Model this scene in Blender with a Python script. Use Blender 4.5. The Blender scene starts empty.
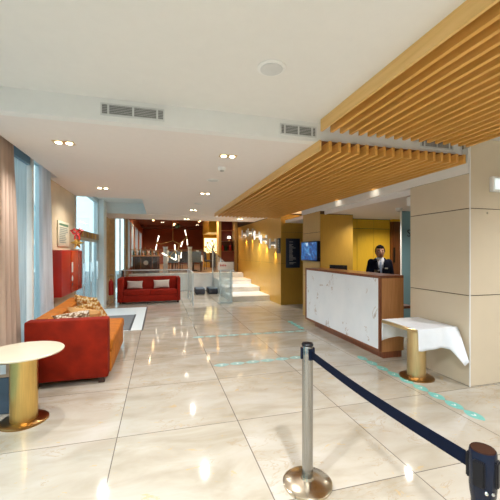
import bpy, bmesh, math, random
from mathutils import Vector, Matrix
random.seed(4)
PI = math.pi
sc = bpy.context.scene
COL = sc.collection

# ------------------------------------------------------------------ materials
def nmat(name):
    m = bpy.data.materials.new(name); m.use_nodes = True
    nt = m.node_tree; b = nt.nodes['Principled BSDF']
    return m, nt, b
def setp(b, **k):
    names = dict(color='Base Color', rough='Roughness', metal='Metallic', spec='Specular IOR Level', coat='Coat Weight',
                 trans='Transmission Weight', ior='IOR', emit='Emission Color', estr='Emission Strength', alpha='Alpha', sheen='Sheen Weight')
    for a, v in k.items():
        if a in ('color', 'emit'): v = (*v, 1)
        b.inputs[names[a]].default_value = v
def ramp(nt, stops):
    r = nt.nodes.new('ShaderNodeValToRGB'); e = r.color_ramp.elements
    e[0].position, e[0].color = stops[0][0], (*stops[0][1], 1)
    e[1].position, e[1].color = stops[-1][0], (*stops[-1][1], 1)
    for p, c in stops[1:-1]:
        n = e.new(p); n.color = (*c, 1)
    return r
def coords(nt, scale=(1, 1, 1), rot=(0, 0, 0)):
    g = nt.nodes.new('ShaderNodeNewGeometry'); mp = nt.nodes.new('ShaderNodeMapping')
    mp.inputs['Scale'].default_value = scale; mp.inputs['Rotation'].default_value = rot
    nt.links.new(g.outputs['Position'], mp.inputs['Vector']); return mp.outputs['Vector']
def noise(nt, vec, scale, detail=4, rough=.5, dist=0):
    n = nt.nodes.new('ShaderNodeTexNoise'); n.inputs['Scale'].default_value = scale
    n.inputs['Detail'].default_value = detail; n.inputs['Roughness'].default_value = rough
    n.inputs['Distortion'].default_value = dist
    nt.links.new(vec, n.inputs['Vector']); return n
def mix(nt, fac, a, b, mode='MIX'):
    m = nt.nodes.new('ShaderNodeMix'); m.data_type = 'RGBA'; m.blend_type = mode
    for s, v in ((0, fac), (6, a), (7, b)):
        if hasattr(v, 'is_output'): nt.links.new(v, m.inputs[s])
        elif isinstance(v, (tuple, list)): m.inputs[s].default_value = (*v, 1)
        else: m.inputs[s].default_value = v
    return m.outputs[2]
def bump(nt, b, h, strength=.1, dist=.01):
    n = nt.nodes.new('ShaderNodeBump'); n.inputs['Strength'].default_value = strength; n.inputs['Distance'].default_value = dist
    nt.links.new(h, n.inputs['Height']); nt.links.new(n.outputs['Normal'], b.inputs['Normal'])
def simple(name, color, rough=.5, metal=0, var=.06, scale=12, bmp=0, **k):
    m, nt, b = nmat(name); setp(b, color=color, rough=rough, metal=metal, **k)
    n = noise(nt, coords(nt), scale)
    lo = tuple(c*(1-var) for c in color); hi = tuple(min(1, c*(1+var)) for c in color)
    r = ramp(nt, [(.3, lo), (.7, hi)]); nt.links.new(n.outputs['Fac'], r.inputs['Fac'])
    nt.links.new(r.outputs['Color'], b.inputs['Base Color'])
    if bmp: bump(nt, b, n.outputs['Fac'], bmp)
    return m
def wood(name, c1, c2, scale, rough=.45, grain=(6, 6, .5), coat=0):
    m, nt, b = nmat(name); setp(b, rough=rough, coat=coat)
    v = coords(nt, grain)
    n = noise(nt, v, scale, 6, .6, .6)
    r = ramp(nt, [(.3, c1), (.7, c2)]); nt.links.new(n.outputs['Fac'], r.inputs['Fac'])
    nt.links.new(r.outputs['Color'], b.inputs['Base Color']); bump(nt, b, n.outputs['Fac'], .05)
    return m
def emis(name, color, s):
    m, nt, b = nmat(name); setp(b, color=color, emit=color, estr=s, rough=.6); return m
def glassy(name, tint, refl=.12, rough=.02, milk=0):
    m = bpy.data.materials.new(name); m.use_nodes = True; nt = m.node_tree
    for n in list(nt.nodes): nt.nodes.remove(n)
    o = nt.nodes.new('ShaderNodeOutputMaterial'); t = nt.nodes.new('ShaderNodeBsdfTransparent'); g = nt.nodes.new('ShaderNodeBsdfGlossy')
    lw = nt.nodes.new('ShaderNodeLayerWeight'); lw.inputs['Blend'].default_value = .5
    pw = nt.nodes.new('ShaderNodeMath'); pw.operation = 'POWER'; nt.links.new(lw.outputs['Facing'], pw.inputs[0]); pw.inputs[1].default_value = 5
    fr = nt.nodes.new('ShaderNodeMath'); fr.operation = 'MULTIPLY_ADD'; nt.links.new(pw.outputs[0], fr.inputs[0]); fr.inputs[1].default_value = .35; fr.inputs[2].default_value = refl
    mx = nt.nodes.new('ShaderNodeMixShader')
    t.inputs['Color'].default_value = (*tint, 1); g.inputs['Roughness'].default_value = rough
    nt.links.new(fr.outputs[0], mx.inputs[0]); nt.links.new(t.outputs[0], mx.inputs[1]); nt.links.new(g.outputs[0], mx.inputs[2])
    out = mx.outputs[0]
    if milk:
        df = nt.nodes.new('ShaderNodeBsdfDiffuse'); df.inputs['Color'].default_value = (.75, .85, .87, 1); m2 = nt.nodes.new('ShaderNodeMixShader')
        m2.inputs[0].default_value = milk; nt.links.new(out, m2.inputs[1]); nt.links.new(df.outputs[0], m2.inputs[2]); out = m2.outputs[0]
    nt.links.new(out, o.inputs['Surface']); return m
def veil(name, color, fac, scale=20):
    m, nt, b = nmat(name); setp(b, color=color, rough=.9)
    n = noise(nt, coords(nt, (1, 1, .05)), scale); r = ramp(nt, [(.35, tuple(c*.80 for c in color)), (.7, color)]); nt.links.new(n.outputs['Fac'], r.inputs['Fac']); nt.links.new(r.outputs['Color'], b.inputs['Base Color'])
    t = nt.nodes.new('ShaderNodeBsdfTranslucent'); nt.links.new(r.outputs['Color'], t.inputs['Color']); x = nt.nodes.new('ShaderNodeMixShader'); x.inputs[0].default_value = fac
    o = nt.nodes['Material Output']; nt.links.new(b.outputs[0], x.inputs[1]); nt.links.new(t.outputs[0], x.inputs[2]); nt.links.new(x.outputs[0], o.inputs['Surface']); return m

def marble_floor():
    m, nt, b = nmat('beige_marble_tiles')
    v = coords(nt)
    sep = nt.nodes.new('ShaderNodeSeparateXYZ'); nt.links.new(v, sep.inputs[0])
    def M(op, a, c=None, d=None):
        n = nt.nodes.new('ShaderNodeMath'); n.operation = op
        for i, x in enumerate((a, c, d)):
            if x is None: continue
            if hasattr(x, 'is_output'): nt.links.new(x, n.inputs[i])
            else: n.inputs[i].default_value = x
        return n.outputs[0]
    tx = M('DIVIDE', M('SUBTRACT', sep.outputs[0], -.348), 1.067); ty = M('DIVIDE', M('SUBTRACT', sep.outputs[1], 1.97), 1.06)
    fx = M('FRACT', tx); fy = M('FRACT', ty)
    ex = M('MINIMUM', fx, M('SUBTRACT', 1, fx)); ey = M('MINIMUM', fy, M('SUBTRACT', 1, fy))
    joint = M('LESS_THAN', M('MINIMUM', ex, ey), .0035)
    cell = nt.nodes.new('ShaderNodeCombineXYZ'); nt.links.new(M('FLOOR', tx), cell.inputs[0]); nt.links.new(M('FLOOR', ty), cell.inputs[1])
    wn = nt.nodes.new('ShaderNodeTexWhiteNoise'); nt.links.new(cell.outputs[0], wn.inputs['Vector'])
    off = nt.nodes.new('ShaderNodeVectorMath'); off.operation = 'MULTIPLY_ADD'
    nt.links.new(wn.outputs['Color'], off.inputs[0]); off.inputs[1].default_value = (20, 20, 20); nt.links.new(v, off.inputs[2])
    vv = off.outputs[0]
    mp = nt.nodes.new('ShaderNodeMapping'); mp.inputs['Rotation'].default_value = (0, 0, .9); mp.inputs['Scale'].default_value = (1, 2.3, 1)
    nt.links.new(vv, mp.inputs['Vector'])
    n1 = noise(nt, mp.outputs[0], 1.6, 6, .55, .5)
    base = ramp(nt, [(.3, (.38, .335, .255)), (.5, (.47, .425, .35)), (.72, (.53, .50, .445))]); nt.links.new(n1.outputs['Fac'], base.inputs['Fac'])
    n2 = noise(nt, mp.outputs[0], 2.4, 8, .62, 1.2)
    vein = M('SUBTRACT', 1, M('MINIMUM', M('MULTIPLY', M('ABSOLUTE', M('SUBTRACT', n2.outputs['Fac'], .5)), 60), 1))
    n3 = noise(nt, vv, 1.3, 3); vm = M('MULTIPLY', M('MULTIPLY', vein, .55), M('GREATER_THAN', n3.outputs['Fac'], .52))
    c = mix(nt, vm, base.outputs['Color'], (.38, .27, .15))
    n4 = noise(nt, mp.outputs[0], 5, 8, .7, .8); gold = M('MULTIPLY', M('GREATER_THAN', n4.outputs['Fac'], .635), .45)
    c = mix(nt, gold, c, (.60, .38, .12))
    tone = M('MULTIPLY_ADD', wn.outputs['Value'], .10, .94)
    hs = nt.nodes.new('ShaderNodeHueSaturation'); nt.links.new(c, hs.inputs['Color']); nt.links.new(tone, hs.inputs['Value'])
    c = mix(nt, joint, hs.outputs['Color'], (.15, .13, .11))
    nt.links.new(c, b.inputs['Base Color']); setp(b, rough=.07, spec=.5)
    return m
def marble_white():
    m, nt, b = nmat('white_veined_marble')
    v = coords(nt, (1, 1, .8))
    n = noise(nt, v, 1.5, 8, .6, 1.0)
    def M(op, a, c):
        q = nt.nodes.new('ShaderNodeMath'); q.operation = op
        for i, x in enumerate((a, c)):
            if hasattr(x, 'is_output'): nt.links.new(x, q.inputs[i])
            else: q.inputs[i].default_value = x
        return q.outputs[0]
    vein = M('SUBTRACT', 1, M('MINIMUM', M('MULTIPLY', M('ABSOLUTE', M('SUBTRACT', n.outputs['Fac'], .47), 0), 60), 1))
    n2 = noise(nt, v, 2.2, 5, .7); vm = M('MULTIPLY', M('MULTIPLY', vein, .85), M('GREATER_THAN', n2.outputs['Fac'], .53))
    n3 = noise(nt, v, 3, 4); r = ramp(nt, [(.3, (.79, .86, .93)), (.7, (.86, .92, .98))]); nt.links.new(n3.outputs['Fac'], r.inputs['Fac'])  # bluish tint of cool window light mixed into the white stone
    nt.links.new(mix(nt, vm, r.outputs['Color'], (.42, .33, .27)), b.inputs['Base Color']); setp(b, rough=.25)
    return m
def screen_picture():
    m, nt, b = nmat('screen_picture')
    n = noise(nt, coords(nt, (3, 4, 4)), 1.8, 4, .6, 1.4)
    r = ramp(nt, [(.38, (.004, .012, .07)), (.48, (.01, .06, .25)), (.56, (.02, .16, .45)), (.64, (.05, .33, .6)), (.70, (.75, .8, .9))])
    nt.links.new(n.outputs['Fac'], r.inputs['Fac']); nt.links.new(r.outputs['Color'], b.inputs['Emission Color'])
    setp(b, color=(.01, .01, .02), estr=.5, rough=.35); return m
def facade_mat():
    m, nt, b = nmat('street_facade')
    br = nt.nodes.new('ShaderNodeTexBrick'); v = coords(nt, (1, 1, 1), (PI/2, 0, PI/2))
    g = nt.nodes.new('ShaderNodeNewGeometry'); s = nt.nodes.new('ShaderNodeSeparateXYZ'); c = nt.nodes.new('ShaderNodeCombineXYZ')
    nt.links.new(g.outputs['Position'], s.inputs[0]); nt.links.new(s.outputs[1], c.inputs[0]); nt.links.new(s.outputs[2], c.inputs[1])
    nt.links.new(c.outputs[0], br.inputs['Vector']); br.offset = 0
    br.inputs['Color1'].default_value = (.34, .56, .60, 1); br.inputs['Color2'].default_value = (.46, .66, .70, 1); br.inputs['Mortar'].default_value = (.74, .80, .80, 1)
    br.inputs['Scale'].default_value = 1; br.inputs['Mortar Size'].default_value = .22; br.inputs['Brick Width'].default_value = 1.5; br.inputs['Row Height'].default_value = 2.4
    nt.links.new(br.outputs['Color'], b.inputs['Base Color']); setp(b, rough=.6); return m
def floral(name, c1, c2, c3, scale=26):
    m, nt, b = nmat(name); v = coords(nt)
    vo = nt.nodes.new('ShaderNodeTexVoronoi'); vo.inputs['Scale'].default_value = scale; nt.links.new(v, vo.inputs['Vector'])
    r = ramp(nt, [(.0, c1), (.35, c1), (.5, c2), (.75, c3)]); nt.links.new(vo.outputs['Distance'], r.inputs['Fac'])
    nt.links.new(r.outputs['Color'], b.inputs['Base Color']); setp(b, rough=.85); return m
def brushed(name, color, rough, axis, metal=1):
    m, nt, b = nmat(name); sca = [1, 1, 1]; sca[axis] = .02
    n = noise(nt, coords(nt, sca), 240, 2)
    r = ramp(nt, [(.35, tuple(c*.86 for c in color)), (.65, color)]); nt.links.new(n.outputs['Fac'], r.inputs['Fac'])
    nt.links.new(r.outputs['Color'], b.inputs['Base Color']); setp(b, rough=rough, metal=metal); return m

MT = dict(
    floor=marble_floor(), marble=marble_white(),
    ceil_high=simple('high_ceiling_paint', (.80, .785, .75), .9, var=.01),
    ceil_low=simple('low_ceiling_paint', (.80, .75, .72), .9, var=.01),
    white=simple('white_paint', (.82, .82, .80), .7, var=.01),
    white_cool=simple('cool_white_paint', (.74, .80, .81), .6, var=.015),
    stone=simple('pale_stone', (.80, .81, .79), .35, var=.05, scale=5),
    step=simple('step_stone', (.86, .84, .80), .3, var=.06, scale=6),
    beige=simple('beige_panel', (.66, .57, .43), .38, var=.02, scale=3, spec=.4),
    beige_wall=simple('beige_glossy_wall', (.66, .54, .37), .22, var=.10, scale=2),
    tan=simple('tan_marble', (.66, .48, .26), .25, var=.14, scale=7),
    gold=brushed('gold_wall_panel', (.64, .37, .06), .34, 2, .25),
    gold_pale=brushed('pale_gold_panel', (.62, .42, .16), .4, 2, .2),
    gold_bright=brushed('bright_gold_panel', (.90, .52, .035), .33, 2, .2),
    gap=simple('dark_gap', (.10, .065, .03), .8),
    slat=wood('honey_oak', (.70, .36, .07), (.84, .46, .12), 3, .5, (8, .5, 8)),
    slat_pale=wood('pale_oak_fascia', (.74, .45, .14), (.86, .56, .22), 3, .5, (8, .5, 8)),
    slat_dark=simple('dark_stained_board', (.20, .07, .010), .7),
    walnut=wood('reddish_walnut', (.16, .045, .018), (.27, .085, .035), 5, .3, (6, 6, .6), .2),
    walnut_light=wood('light_walnut', (.44, .19, .065), (.56, .27, .10), 6, .35, (7, 7, .5), .2),
    velvet=simple('red_velvet', (.23, .012, .002), .8, var=.22, scale=7, bmp=.15, spec=.2),
    velvet_orange=simple('orange_velvet', (.46, .14, .010), .65, var=.20, scale=7, bmp=.15, spec=.25),
    velvet_far=simple('crimson_velvet', (.28, .012, .003), .75, var=.2, scale=4, bmp=.1, spec=.2),
    brass=brushed('brushed_brass', (.78, .53, .18), .28, 2),
    brass_pale=brushed('pale_brushed_brass', (.80, .62, .33), .28, 2),
    brass_dark=simple('bronze_base', (.36, .20, .07), .3, 1, var=.08),
    steel=brushed('brushed_steel', (.40, .395, .38), .2, 2),
    steel_base=simple('satin_steel', (.62, .54, .42), .22, 1, var=.05, scale=30),
    chrome=simple('chrome', (.75, .77, .78), .15, 1, var=.02),
    alu=simple('pale_aluminium', (.62, .68, .70), .4, .5, var=.03),
    bronze_frame=simple('bronze_frame', (.42, .27, .13), .4, .5, var=.05),
    dark_frame=simple('dark_frame', (.05, .06, .07), .5),
    black=simple('black_plastic', (.006, .006, .008), .35, var=.1, spec=.25),
    navyblack=simple('blue_black_plastic', (.005, .009, .022), .25, var=.1, spec=.25),
    brown_cap=simple('brown_cap', (.028, .012, .007), .7, var=.1, spec=.05),
    belt=simple('navy_belt', (.003, .006, .018), .9, var=.15, scale=80, spec=.12),
    cream=simple('cream_tabletop', (.74, .66, .50), .22, var=.03, scale=5),
    cloth=simple('white_cloth', (.82, .87, .93), .85, var=.015, scale=20),  # white fabric, with the blue of the daylight put into its colour
    pillow=simple('cream_cushion', (.66, .58, .50), .9, var=.06, scale=30),
    curtain=veil('pinkish_drape', (.64, .48, .38), .3, 20),
    sheer=veil('white_sheer_drape', (.95, .94, .96), .65),
    teal=simple('teal_sticker', (.17, .48, .43), .5, var=.10, scale=30),
    teal_pale=simple('worn_teal_sticker', (.26, .44, .42), .4, var=.16, scale=22),
    tape_white=simple('white_print', (.74, .80, .77), .5),
    red=simple('red_lacquer', (.38, .012, .006), .3, var=.08, scale=3),
    red_bright=simple('bright_red', (.50, .012, .008), .4),
    navy=simple('navy_board', (.018, .028, .06), .45, var=.1),
    slate=simple('slate_board', (.07, .09, .11), .5, var=.1),
    letter=simple('pale_lettering', (.62, .62, .60), .6),
    blue_wall=simple('pale_blue_wall', (.20, .36, .42), .6, var=.02, scale=3),
    brown_wall=wood('brown_veneer', (.14, .045, .012), (.22, .07, .018), 2, .4),
    rust=simple('rust_red_wall', (.30, .065, .018), .55, var=.12, scale=1.2),
    rust_ceiling=simple('dark_red_ceiling', (.14, .028, .012), .5, var=.15, scale=1.5),
    dark_wood=wood('dark_wood', (.022, .008, .005), (.05, .018, .010), 4, .3),
    deep_red=simple('deep_red_panel', (.13, .012, .008), .4, var=.1),
    rfloor=wood('restaurant_floor', (.20, .10, .04), (.28, .15, .07), 3, .3, (6, .5, 6)),
    grille=simple('grille_grey', (.40, .40, .39), .6), dark=simple('dark_void', (.03, .03, .035), .9),
    grille_pale=simple('grille_white', (.66, .67, .66), .6),
    mat=simple('grey_door_mat', (.20, .21, .22), .95, var=.15, scale=120),
    binblue=simple('slate_blue_plastic', (.06, .10, .15), .5), bintan=simple('tan_plastic', (.45, .33, .24), .5),
    skin=simple('skin', (.36, .18, .11), .5, var=.05, scale=30), hair=simple('black_hair', (.006, .004, .004), .9, spec=.1, var=.2),
    suit=simple('navy_suit', (.006, .008, .018), .95, spec=.1, var=.1, scale=60), shirt=simple('white_shirt', (.72, .74, .80), .8),
    lip=simple('lips', (.24, .08, .06), .5), eyew=simple('eye_white', (.6, .57, .52), .3), trousers=simple('black_trousers', (.012, .012, .014), .8),
    glass=glassy('clear_glass', (.80, .90, .92), .03), glass_street=glassy('street_glass', (.74, .83, .85), .03),
    glass_rail=glassy('balustrade_glass', (.93, .97, .98), .05, .05, .06), glass_dark=glassy('screen_glass', (.96, .98, .98), .03, .04),
    acrylic=glassy('clear_acrylic', (.92, .96, .97), .08, .1, .16),
    blind=veil('pale_blue_blind', (.86, .92, .94), .65, 30),
    blue_head=simple('blue_grey_blind_box', (.14, .27, .40), .6),
    bottle=simple('green_bottle_glass', (.03, .07, .03), .15), bottle_amber=simple('amber_bottle_glass', (.35, .16, .03), .15),
    clearw=simple('pale_glassware', (.62, .68, .70), .2),
    chair_blue=simple('blue_grey_fabric', (.12, .17, .22), .85), chair_dark=simple('charcoal_fabric', (.035, .035, .045), .8),
    facade=facade_mat(), pave=simple('pavement', (.42, .46, .47), .8, var=.08, scale=3),
    picture=screen_picture(),
    paper=simple('paper', (.56, .50, .36), .7), green=simple('green_strip', (.06, .14, .07), .6), ink=simple('grey_ink', (.22, .24, .20), .7),
    goldfoil=simple('gold_foil', (.85, .60, .16), .3, 1, var=.2, scale=60),
    foam_gold=floral('gold_floral_fabric', (.72, .62, .42), (.62, .36, .07), (.34, .13, .03)),
    foam_brown=floral('brown_patterned_fabric', (.72, .66, .56), (.50, .36, .22), (.16, .08, .04), 34),
    tan_cushion=simple('tan_cushion', (.60, .33, .12), .85, var=.1, scale=20),
    lamp=emis('warm_lamp', (1, .86, .60), 7), lamp_soft=emis('soft_lamp', (1, .90, .74), 2.2), lampbox=emis('gold_backlight', (1, .80, .38), 1.5),
    strip=emis('ceiling_strip', (1, .62, .28), 3), amber=emis('amber_slot', (1, .55, .12), 2.5),
    emerg=emis('emergency_lens', (.80, .95, 1.0), .35),
)

# ------------------------------------------------------------------ mesh helpers
class MB:
    def __init__(s): s.b = bmesh.new()
    def box(s, x0, x1, y0, y1, z0, z1, bev=0, rz=0, seg=2):
        t = bmesh.new(); bmesh.ops.create_cube(t, size=1)
        bmesh.ops.scale(t, vec=(x1-x0, y1-y0, z1-z0), verts=t.verts)
        if bev: bmesh.ops.bevel(t, geom=list(t.edges), offset=bev, segments=seg, profile=.5, affect='EDGES')
        if rz: bmesh.ops.rotate(t, cent=(0, 0, 0), matrix=Matrix.Rotation(rz, 3, 'Z'), verts=t.verts)
        bmesh.ops.translate(t, vec=((x0+x1)/2, (y0+y1)/2, (z0+z1)/2), verts=t.verts); return s.add(t)
    def add(s, t, mat=None):
        me = bpy.data.meshes.new('tmp'); t.to_mesh(me); t.free()
        if mat: me.transform(mat)
        s.b.from_mesh(me); bpy.data.meshes.remove(me); return s
    def lathe(s, prof, c=(0, 0, 0), n=40, sx=1, sy=1):
        rings = [[s.b.verts.new((c[0]+r*sx*math.cos(2*PI*i/n), c[1]+r*sy*math.sin(2*PI*i/n), c[2]+z)) for i in range(n)] for r, z in prof]
        for a, b in zip(rings, rings[1:]):
            for i in range(n): s.b.faces.new((a[i], a[(i+1) % n], b[(i+1) % n], b[i]))
        s.b.faces.new(list(reversed(rings[0]))); s.b.faces.new(rings[-1]); return s
    def loft(s, rings, closed=True, cap=True):
        R = [[s.b.verts.new(p) for p in r] for r in rings]; n = len(R[0])
        for a, b in zip(R, R[1:]):
            for i in range(n if closed else n-1): s.b.faces.new((a[i], a[(i+1) % n], b[(i+1) % n], b[i]))
        if cap: s.b.faces.new(list(reversed(R[0]))); s.b.faces.new(R[-1])
        return s
    def tube(s, pts, r, n=10):
        pts = [Vector(p) for p in pts]; rr = r if isinstance(r, (list, tuple)) else [r]*len(pts); rings = []
        for i, p in enumerate(pts):
            d = (pts[min(i+1, len(pts)-1)]-pts[max(i-1, 0)]).normalized()
            u = d.cross(Vector((0, 0, 1)) if abs(d.z) < .9 else Vector((1, 0, 0))).normalized(); w = d.cross(u)
            rings.append([p+(u*math.cos(2*PI*k/n)+w*math.sin(2*PI*k/n))*rr[i] for k in range(n)])
        return s.loft(rings)
    def ball(s, c, r, n=16):
        t = bmesh.new(); bmesh.ops.create_uvsphere(t, u_segments=n, v_segments=max(6, n//2), radius=1)
        rr = r if isinstance(r, (list, tuple)) else (r, r, r)
        bmesh.ops.scale(t, vec=rr, verts=t.verts); bmesh.ops.translate(t, vec=c, verts=t.verts); return s.add(t)
    def prism(s, poly, z0, z1):   # poly in xy
        return s.loft([[(x, y, z0) for x, y in poly], [(x, y, z1) for x, y in poly]])
    def build(s, name, mat, parent=None, world=False, smooth=True, base=True):
        bmesh.ops.recalc_face_normals(s.b, faces=s.b.faces)
        me = bpy.data.meshes.new(name); s.b.to_mesh(me); s.b.free(); s.b = None
        o = bpy.data.objects.new(name, me); COL.objects.link(o); me.materials.append(MT[mat] if isinstance(mat, str) else mat)
        if parent is not None:
            if world:
                q = parent
                while q.parent: q = q.parent
                me.transform(Matrix.Translation(-q.location))
            o.parent = parent
        elif base and len(me.vertices):
            xs = [v.co for v in me.vertices]; mn = Vector([min(v[i] for v in xs) for i in range(3)]); mxx = Vector([max(v[i] for v in xs) for i in range(3)])
            c = Vector(((mn.x+mxx.x)/2, (mn.y+mxx.y)/2, mn.z)); me.transform(Matrix.Translation(-c)); o.location = c
        if smooth:
            for p in me.polygons: p.use_smooth = True
            try: me.set_sharp_from_angle(angle=math.radians(35))
            except Exception: pass
        return o
def tag(o, label, cat, group=None, kind=None):
    o['label'] = label; o['category'] = cat
    if group: o['group'] = group
    if kind: o['kind'] = kind
    return o
def thing(name, label, cat, loc=(0, 0, 0), rz=0, group=None):
    o = bpy.data.objects.new(name, None); COL.objects.link(o); o.empty_display_size = .1
    o.location = loc; o.rotation_euler = (0, 0, rz); return tag(o, label, cat, group)
def struct(name, mb, mat, parent=None, world=True):
    o = mb.build(name, mat, parent, world, smooth=False)
    if parent is None: o['kind'] = 'structure'
    return o
def sroot(name, loc):
    o = bpy.data.objects.new(name, None); COL.objects.link(o); o.location = loc; o['kind'] = 'structure'; return o
def copy_tree(o, parent=None):
    c = o.copy(); COL.objects.link(c); c.parent = parent
    for ch in list(o.children): copy_tree(ch, c)
    return c
def B(*a, **k): return MB().box(*a, **k)
def spot(name, loc, power, color=(1, .86, .66), size=1.9, blend=.8, r=.04, rot=(0, 0, 0)):
    l = bpy.data.lights.new(name, 'SPOT'); l.energy = power; l.color = color; l.spot_size = size; l.spot_blend = blend; l.shadow_soft_size = r
    o = bpy.data.objects.new(name, l); COL.objects.link(o); o.location = loc; o.rotation_euler = rot; return o
def area(name, loc, sx, sy, power, color, rot=(0, 0, 0)):
    l = bpy.data.lights.new(name, 'AREA'); l.shape = 'RECTANGLE'; l.size = sx; l.size_y = sy; l.energy = power; l.color = color
    o = bpy.data.objects.new(name, l); COL.objects.link(o); o.location = loc; o.rotation_euler = rot; return o

ZL, ZH = 2.76, 2.96            # low and high ceiling
XW = -1.66                     # window wall
XR = 3.54                      # plane of the gold wall, pier and pillar
YS = 3.14                      # ceiling step

# ------------------------------------------------------------------ shell
struct('floor', B(-2.0, 7.2, -4.2, 13.9, -.12, 0), 'floor')
rp = struct('floor', B(-1.6, 7.2, 14.0, 27, .56, .68), 'rfloor')
struct('trim_1', B(-1.6, 2.2, 13.9, 14.0, 0, .68), 'stone')
struct('trim_2', B(2.2, 7.2, 13.96, 14.0, 0, .68), 'stone')
struct('trim_3', B(-1.6, 3.5, 13.86, 14.06, .68, .72), 'white')
struct('ceiling', B(-1.76, 7.2, -4.2, YS, ZH, ZH+.1), 'ceil_high')
struct('trim_4', B(-1.76, XR, YS, YS+.1, ZL, ZH), 'white')
# low ceiling, cut round the bright recess
mb = MB(); mb.box(-1.52, XR+.02, YS+.1, 5.72, ZL, ZL+.08); mb.box(-1.76, XR+.02, 5.72, 7.55, ZL, ZL+.08); mb.box(-.36, XR+.02, 7.55, 10.55, ZL, ZL+.08); mb.box(-1.76, XR+.02, 10.6, 12.2, ZL, ZL+.08)
struct('ceiling', mb, 'ceil_low')
mb = MB(); mb.box(-1.76, -1.50, YS+.1, 5.74, 2.95, 3.0); mb.box(-1.52, -1.50, YS+.1, 5.74, ZL+.08, 2.95); mb.box(-1.76, -1.52, 5.72, 5.74, ZL, 2.95); struct('ceiling', mb, 'ceil_low')
mb = MB(); mb.box(-1.76, -.30, 7.5, 10.66, 3.08, 3.14); mb.box(-1.76, -.36, 10.55, 10.60, ZL, 3.08); mb.box(-.36, -.30, 7.55, 10.6, ZL+.08, 3.08); mb.box(-1.76, -.36, 7.5, 7.55, ZL+.08, 3.08)
struct('ceiling', mb, 'white_cool')
struct('trim_5', B(-1.6, 7.2, 12.2, 12.26, ZL, 3.4), 'rust_ceiling')
struct('ceiling', B(-1.6, 7.2, 12.26, 27, 3.36, 3.46), 'rust_ceiling')
# bulkhead over the desk, its inner lip and the reception ceiling
struct('trim_6', B(XR, XR+.12, 3.06, 7.78, 2.54, ZL+.08), 'white')
struct('trim_7', B(XR+.12, XR+.14, 3.9, 7.0, 2.46, 2.8), 'ceil_low')
struct('ceiling', B(XR+.14, 7.2, 3.9, 9.3, 2.48, 2.56), 'ceil_low')
struct('ceiling', B(XR+.02, 7.2, YS+.1, 3.9, ZL, ZL+.08), 'ceil_low')

# left wall
struct('wall_left', B(-1.76, XW, 3.68, 4.26, 0, 2.95), 'beige_wall')
struct('wall_left', B(-1.76, XW, 5.62, 7.42, 0, 2.95), 'beige_wall')
mb = MB(); mb.box(-1.76, XW, 10.0, 10.5, 0, 3.08); mb.box(XW, -1.5, 10.0, 10.5, 0, 3.08); struct('wall_left', mb, 'white_cool')
struct('wall_left', B(-1.76, XW, 10.5, 12.3, 0, ZL), 'tan')
struct('wall_left', B(-1.76, -1.50, 12.3, 12.4, 0, 3.4), 'tan')
struct('wall_left', B(-1.76, XW, -4.2, -3.4, 0, ZH), 'beige_wall')
struct('wall_left', B(-1.76, XW, .4, 1.2, 0, ZH), 'beige_wall')
struct('baseboard_left', B(XW, XW+.015, 5.7, 7.4, 0, .1), 'alu')
struct('wall_back', B(-2.0, 7.2, -4.3, -4.2, 0, ZH), 'white')
struct('wall_right', B(7.2, 7.3, -4.3, 27, 0, 3.46), 'beige')
struct('wall_far', B(-1.6, 7.2, 26, 26.1, .68, 3.4), 'rust')

# windows of the left wall
def window(n, y0, y1, z1=ZL, head=True):
    r = sroot('window_%d' % n, (XW-.08, (y0+y1)/2, 0))
    mb = MB()
    for y in (y0, y1-.05): mb.box(XW-.12, XW, y, y+.05, .0, z1)
    mb.box(XW-.12, XW, y0+.05, y1-.05, 0, .1); mb.box(XW-.12, XW, y0+.05, y1-.05, z1-.06, z1)
    struct('window_frame', mb, 'alu', r)
    struct('window_pane', B(XW-.08, XW-.07, y0+.05, y1-.05, .1, z1-.06), 'glass_street', r)
    return r
w1 = window(1, 4.26, 5.62, 2.95)
struct('window_mullion', B(XW-.06, XW+.015, 5.04, 5.10, 0, 2.95), 'white', w1)
window(2, 1.2, 3.68, ZH if False else ZL)  # out of view, added to let in more daylight
window(3, -3.4, .4)  # another unseen window put in for its light
mb = MB(); mb.box(-1.76, XW, 1.2, YS, ZL, ZH); mb.box(-1.76, XW, -3.4, .4, ZL, ZH); struct('trim_8', mb, 'white')
rb = thing('roller_blind', 'pale blue sheer roller blind in the left window beside the pinkish drape', 'blind', (-1.68, 4.7, .12))
mb = MB(); mb.box(-1.702, -1.699, 4.33, 5.0, .15, 2.78)
mb.build('blind_fabric', 'blind', rb, True); B(-1.72, -1.662, 4.32, 5.03, 2.76, 2.88, bev=.01).build('head_box', 'blue_head', rb, True)
B(-1.71, -1.69, 4.33, 5.0, 0.125, .15).build('bottom_rail', 'alu', rb, True)

def drape(name, label, mat, y0, y1, x, topz, flare, tilt, folds):
    n = folds*10; rings = []
    for j in range(13):
        t = j/12; z = topz*(1-t)+.03*t; k = 1+flare*t; row = []
        for i in range(n+1):
            u = i/n; yy = y0+(y1-y0)*u*k+tilt*t; row.append((x+.030*(1+.3*t)*math.sin(u*folds*2*PI+.4*math.sin(5*t)), yy, z))
        back = [(px-.012, py, pz) for px, py, pz in reversed(row)]
        rings.append(row+back)
    mb = MB(); mb.loft(rings); c = thing(name, label, 'curtain', (x, (y0+y1)/2, 0)); mb.build('drape', mat, c, True)
    B(x-.012, x+.012, y0, y1, topz, topz+.015).build('curtain_rail', 'white', c, True)
    return c
drape('curtain', 'pinkish beige floor length drape left of the window behind the round table', 'curtain', 3.98, 4.27, -1.59, 2.92, 1.0, .0, 4)
drape('curtain', 'white sheer gathered drape between the window and the beige wall', 'sheer', 5.20, 5.55, -1.59, 2.92, .35, .08, 6)

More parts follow.
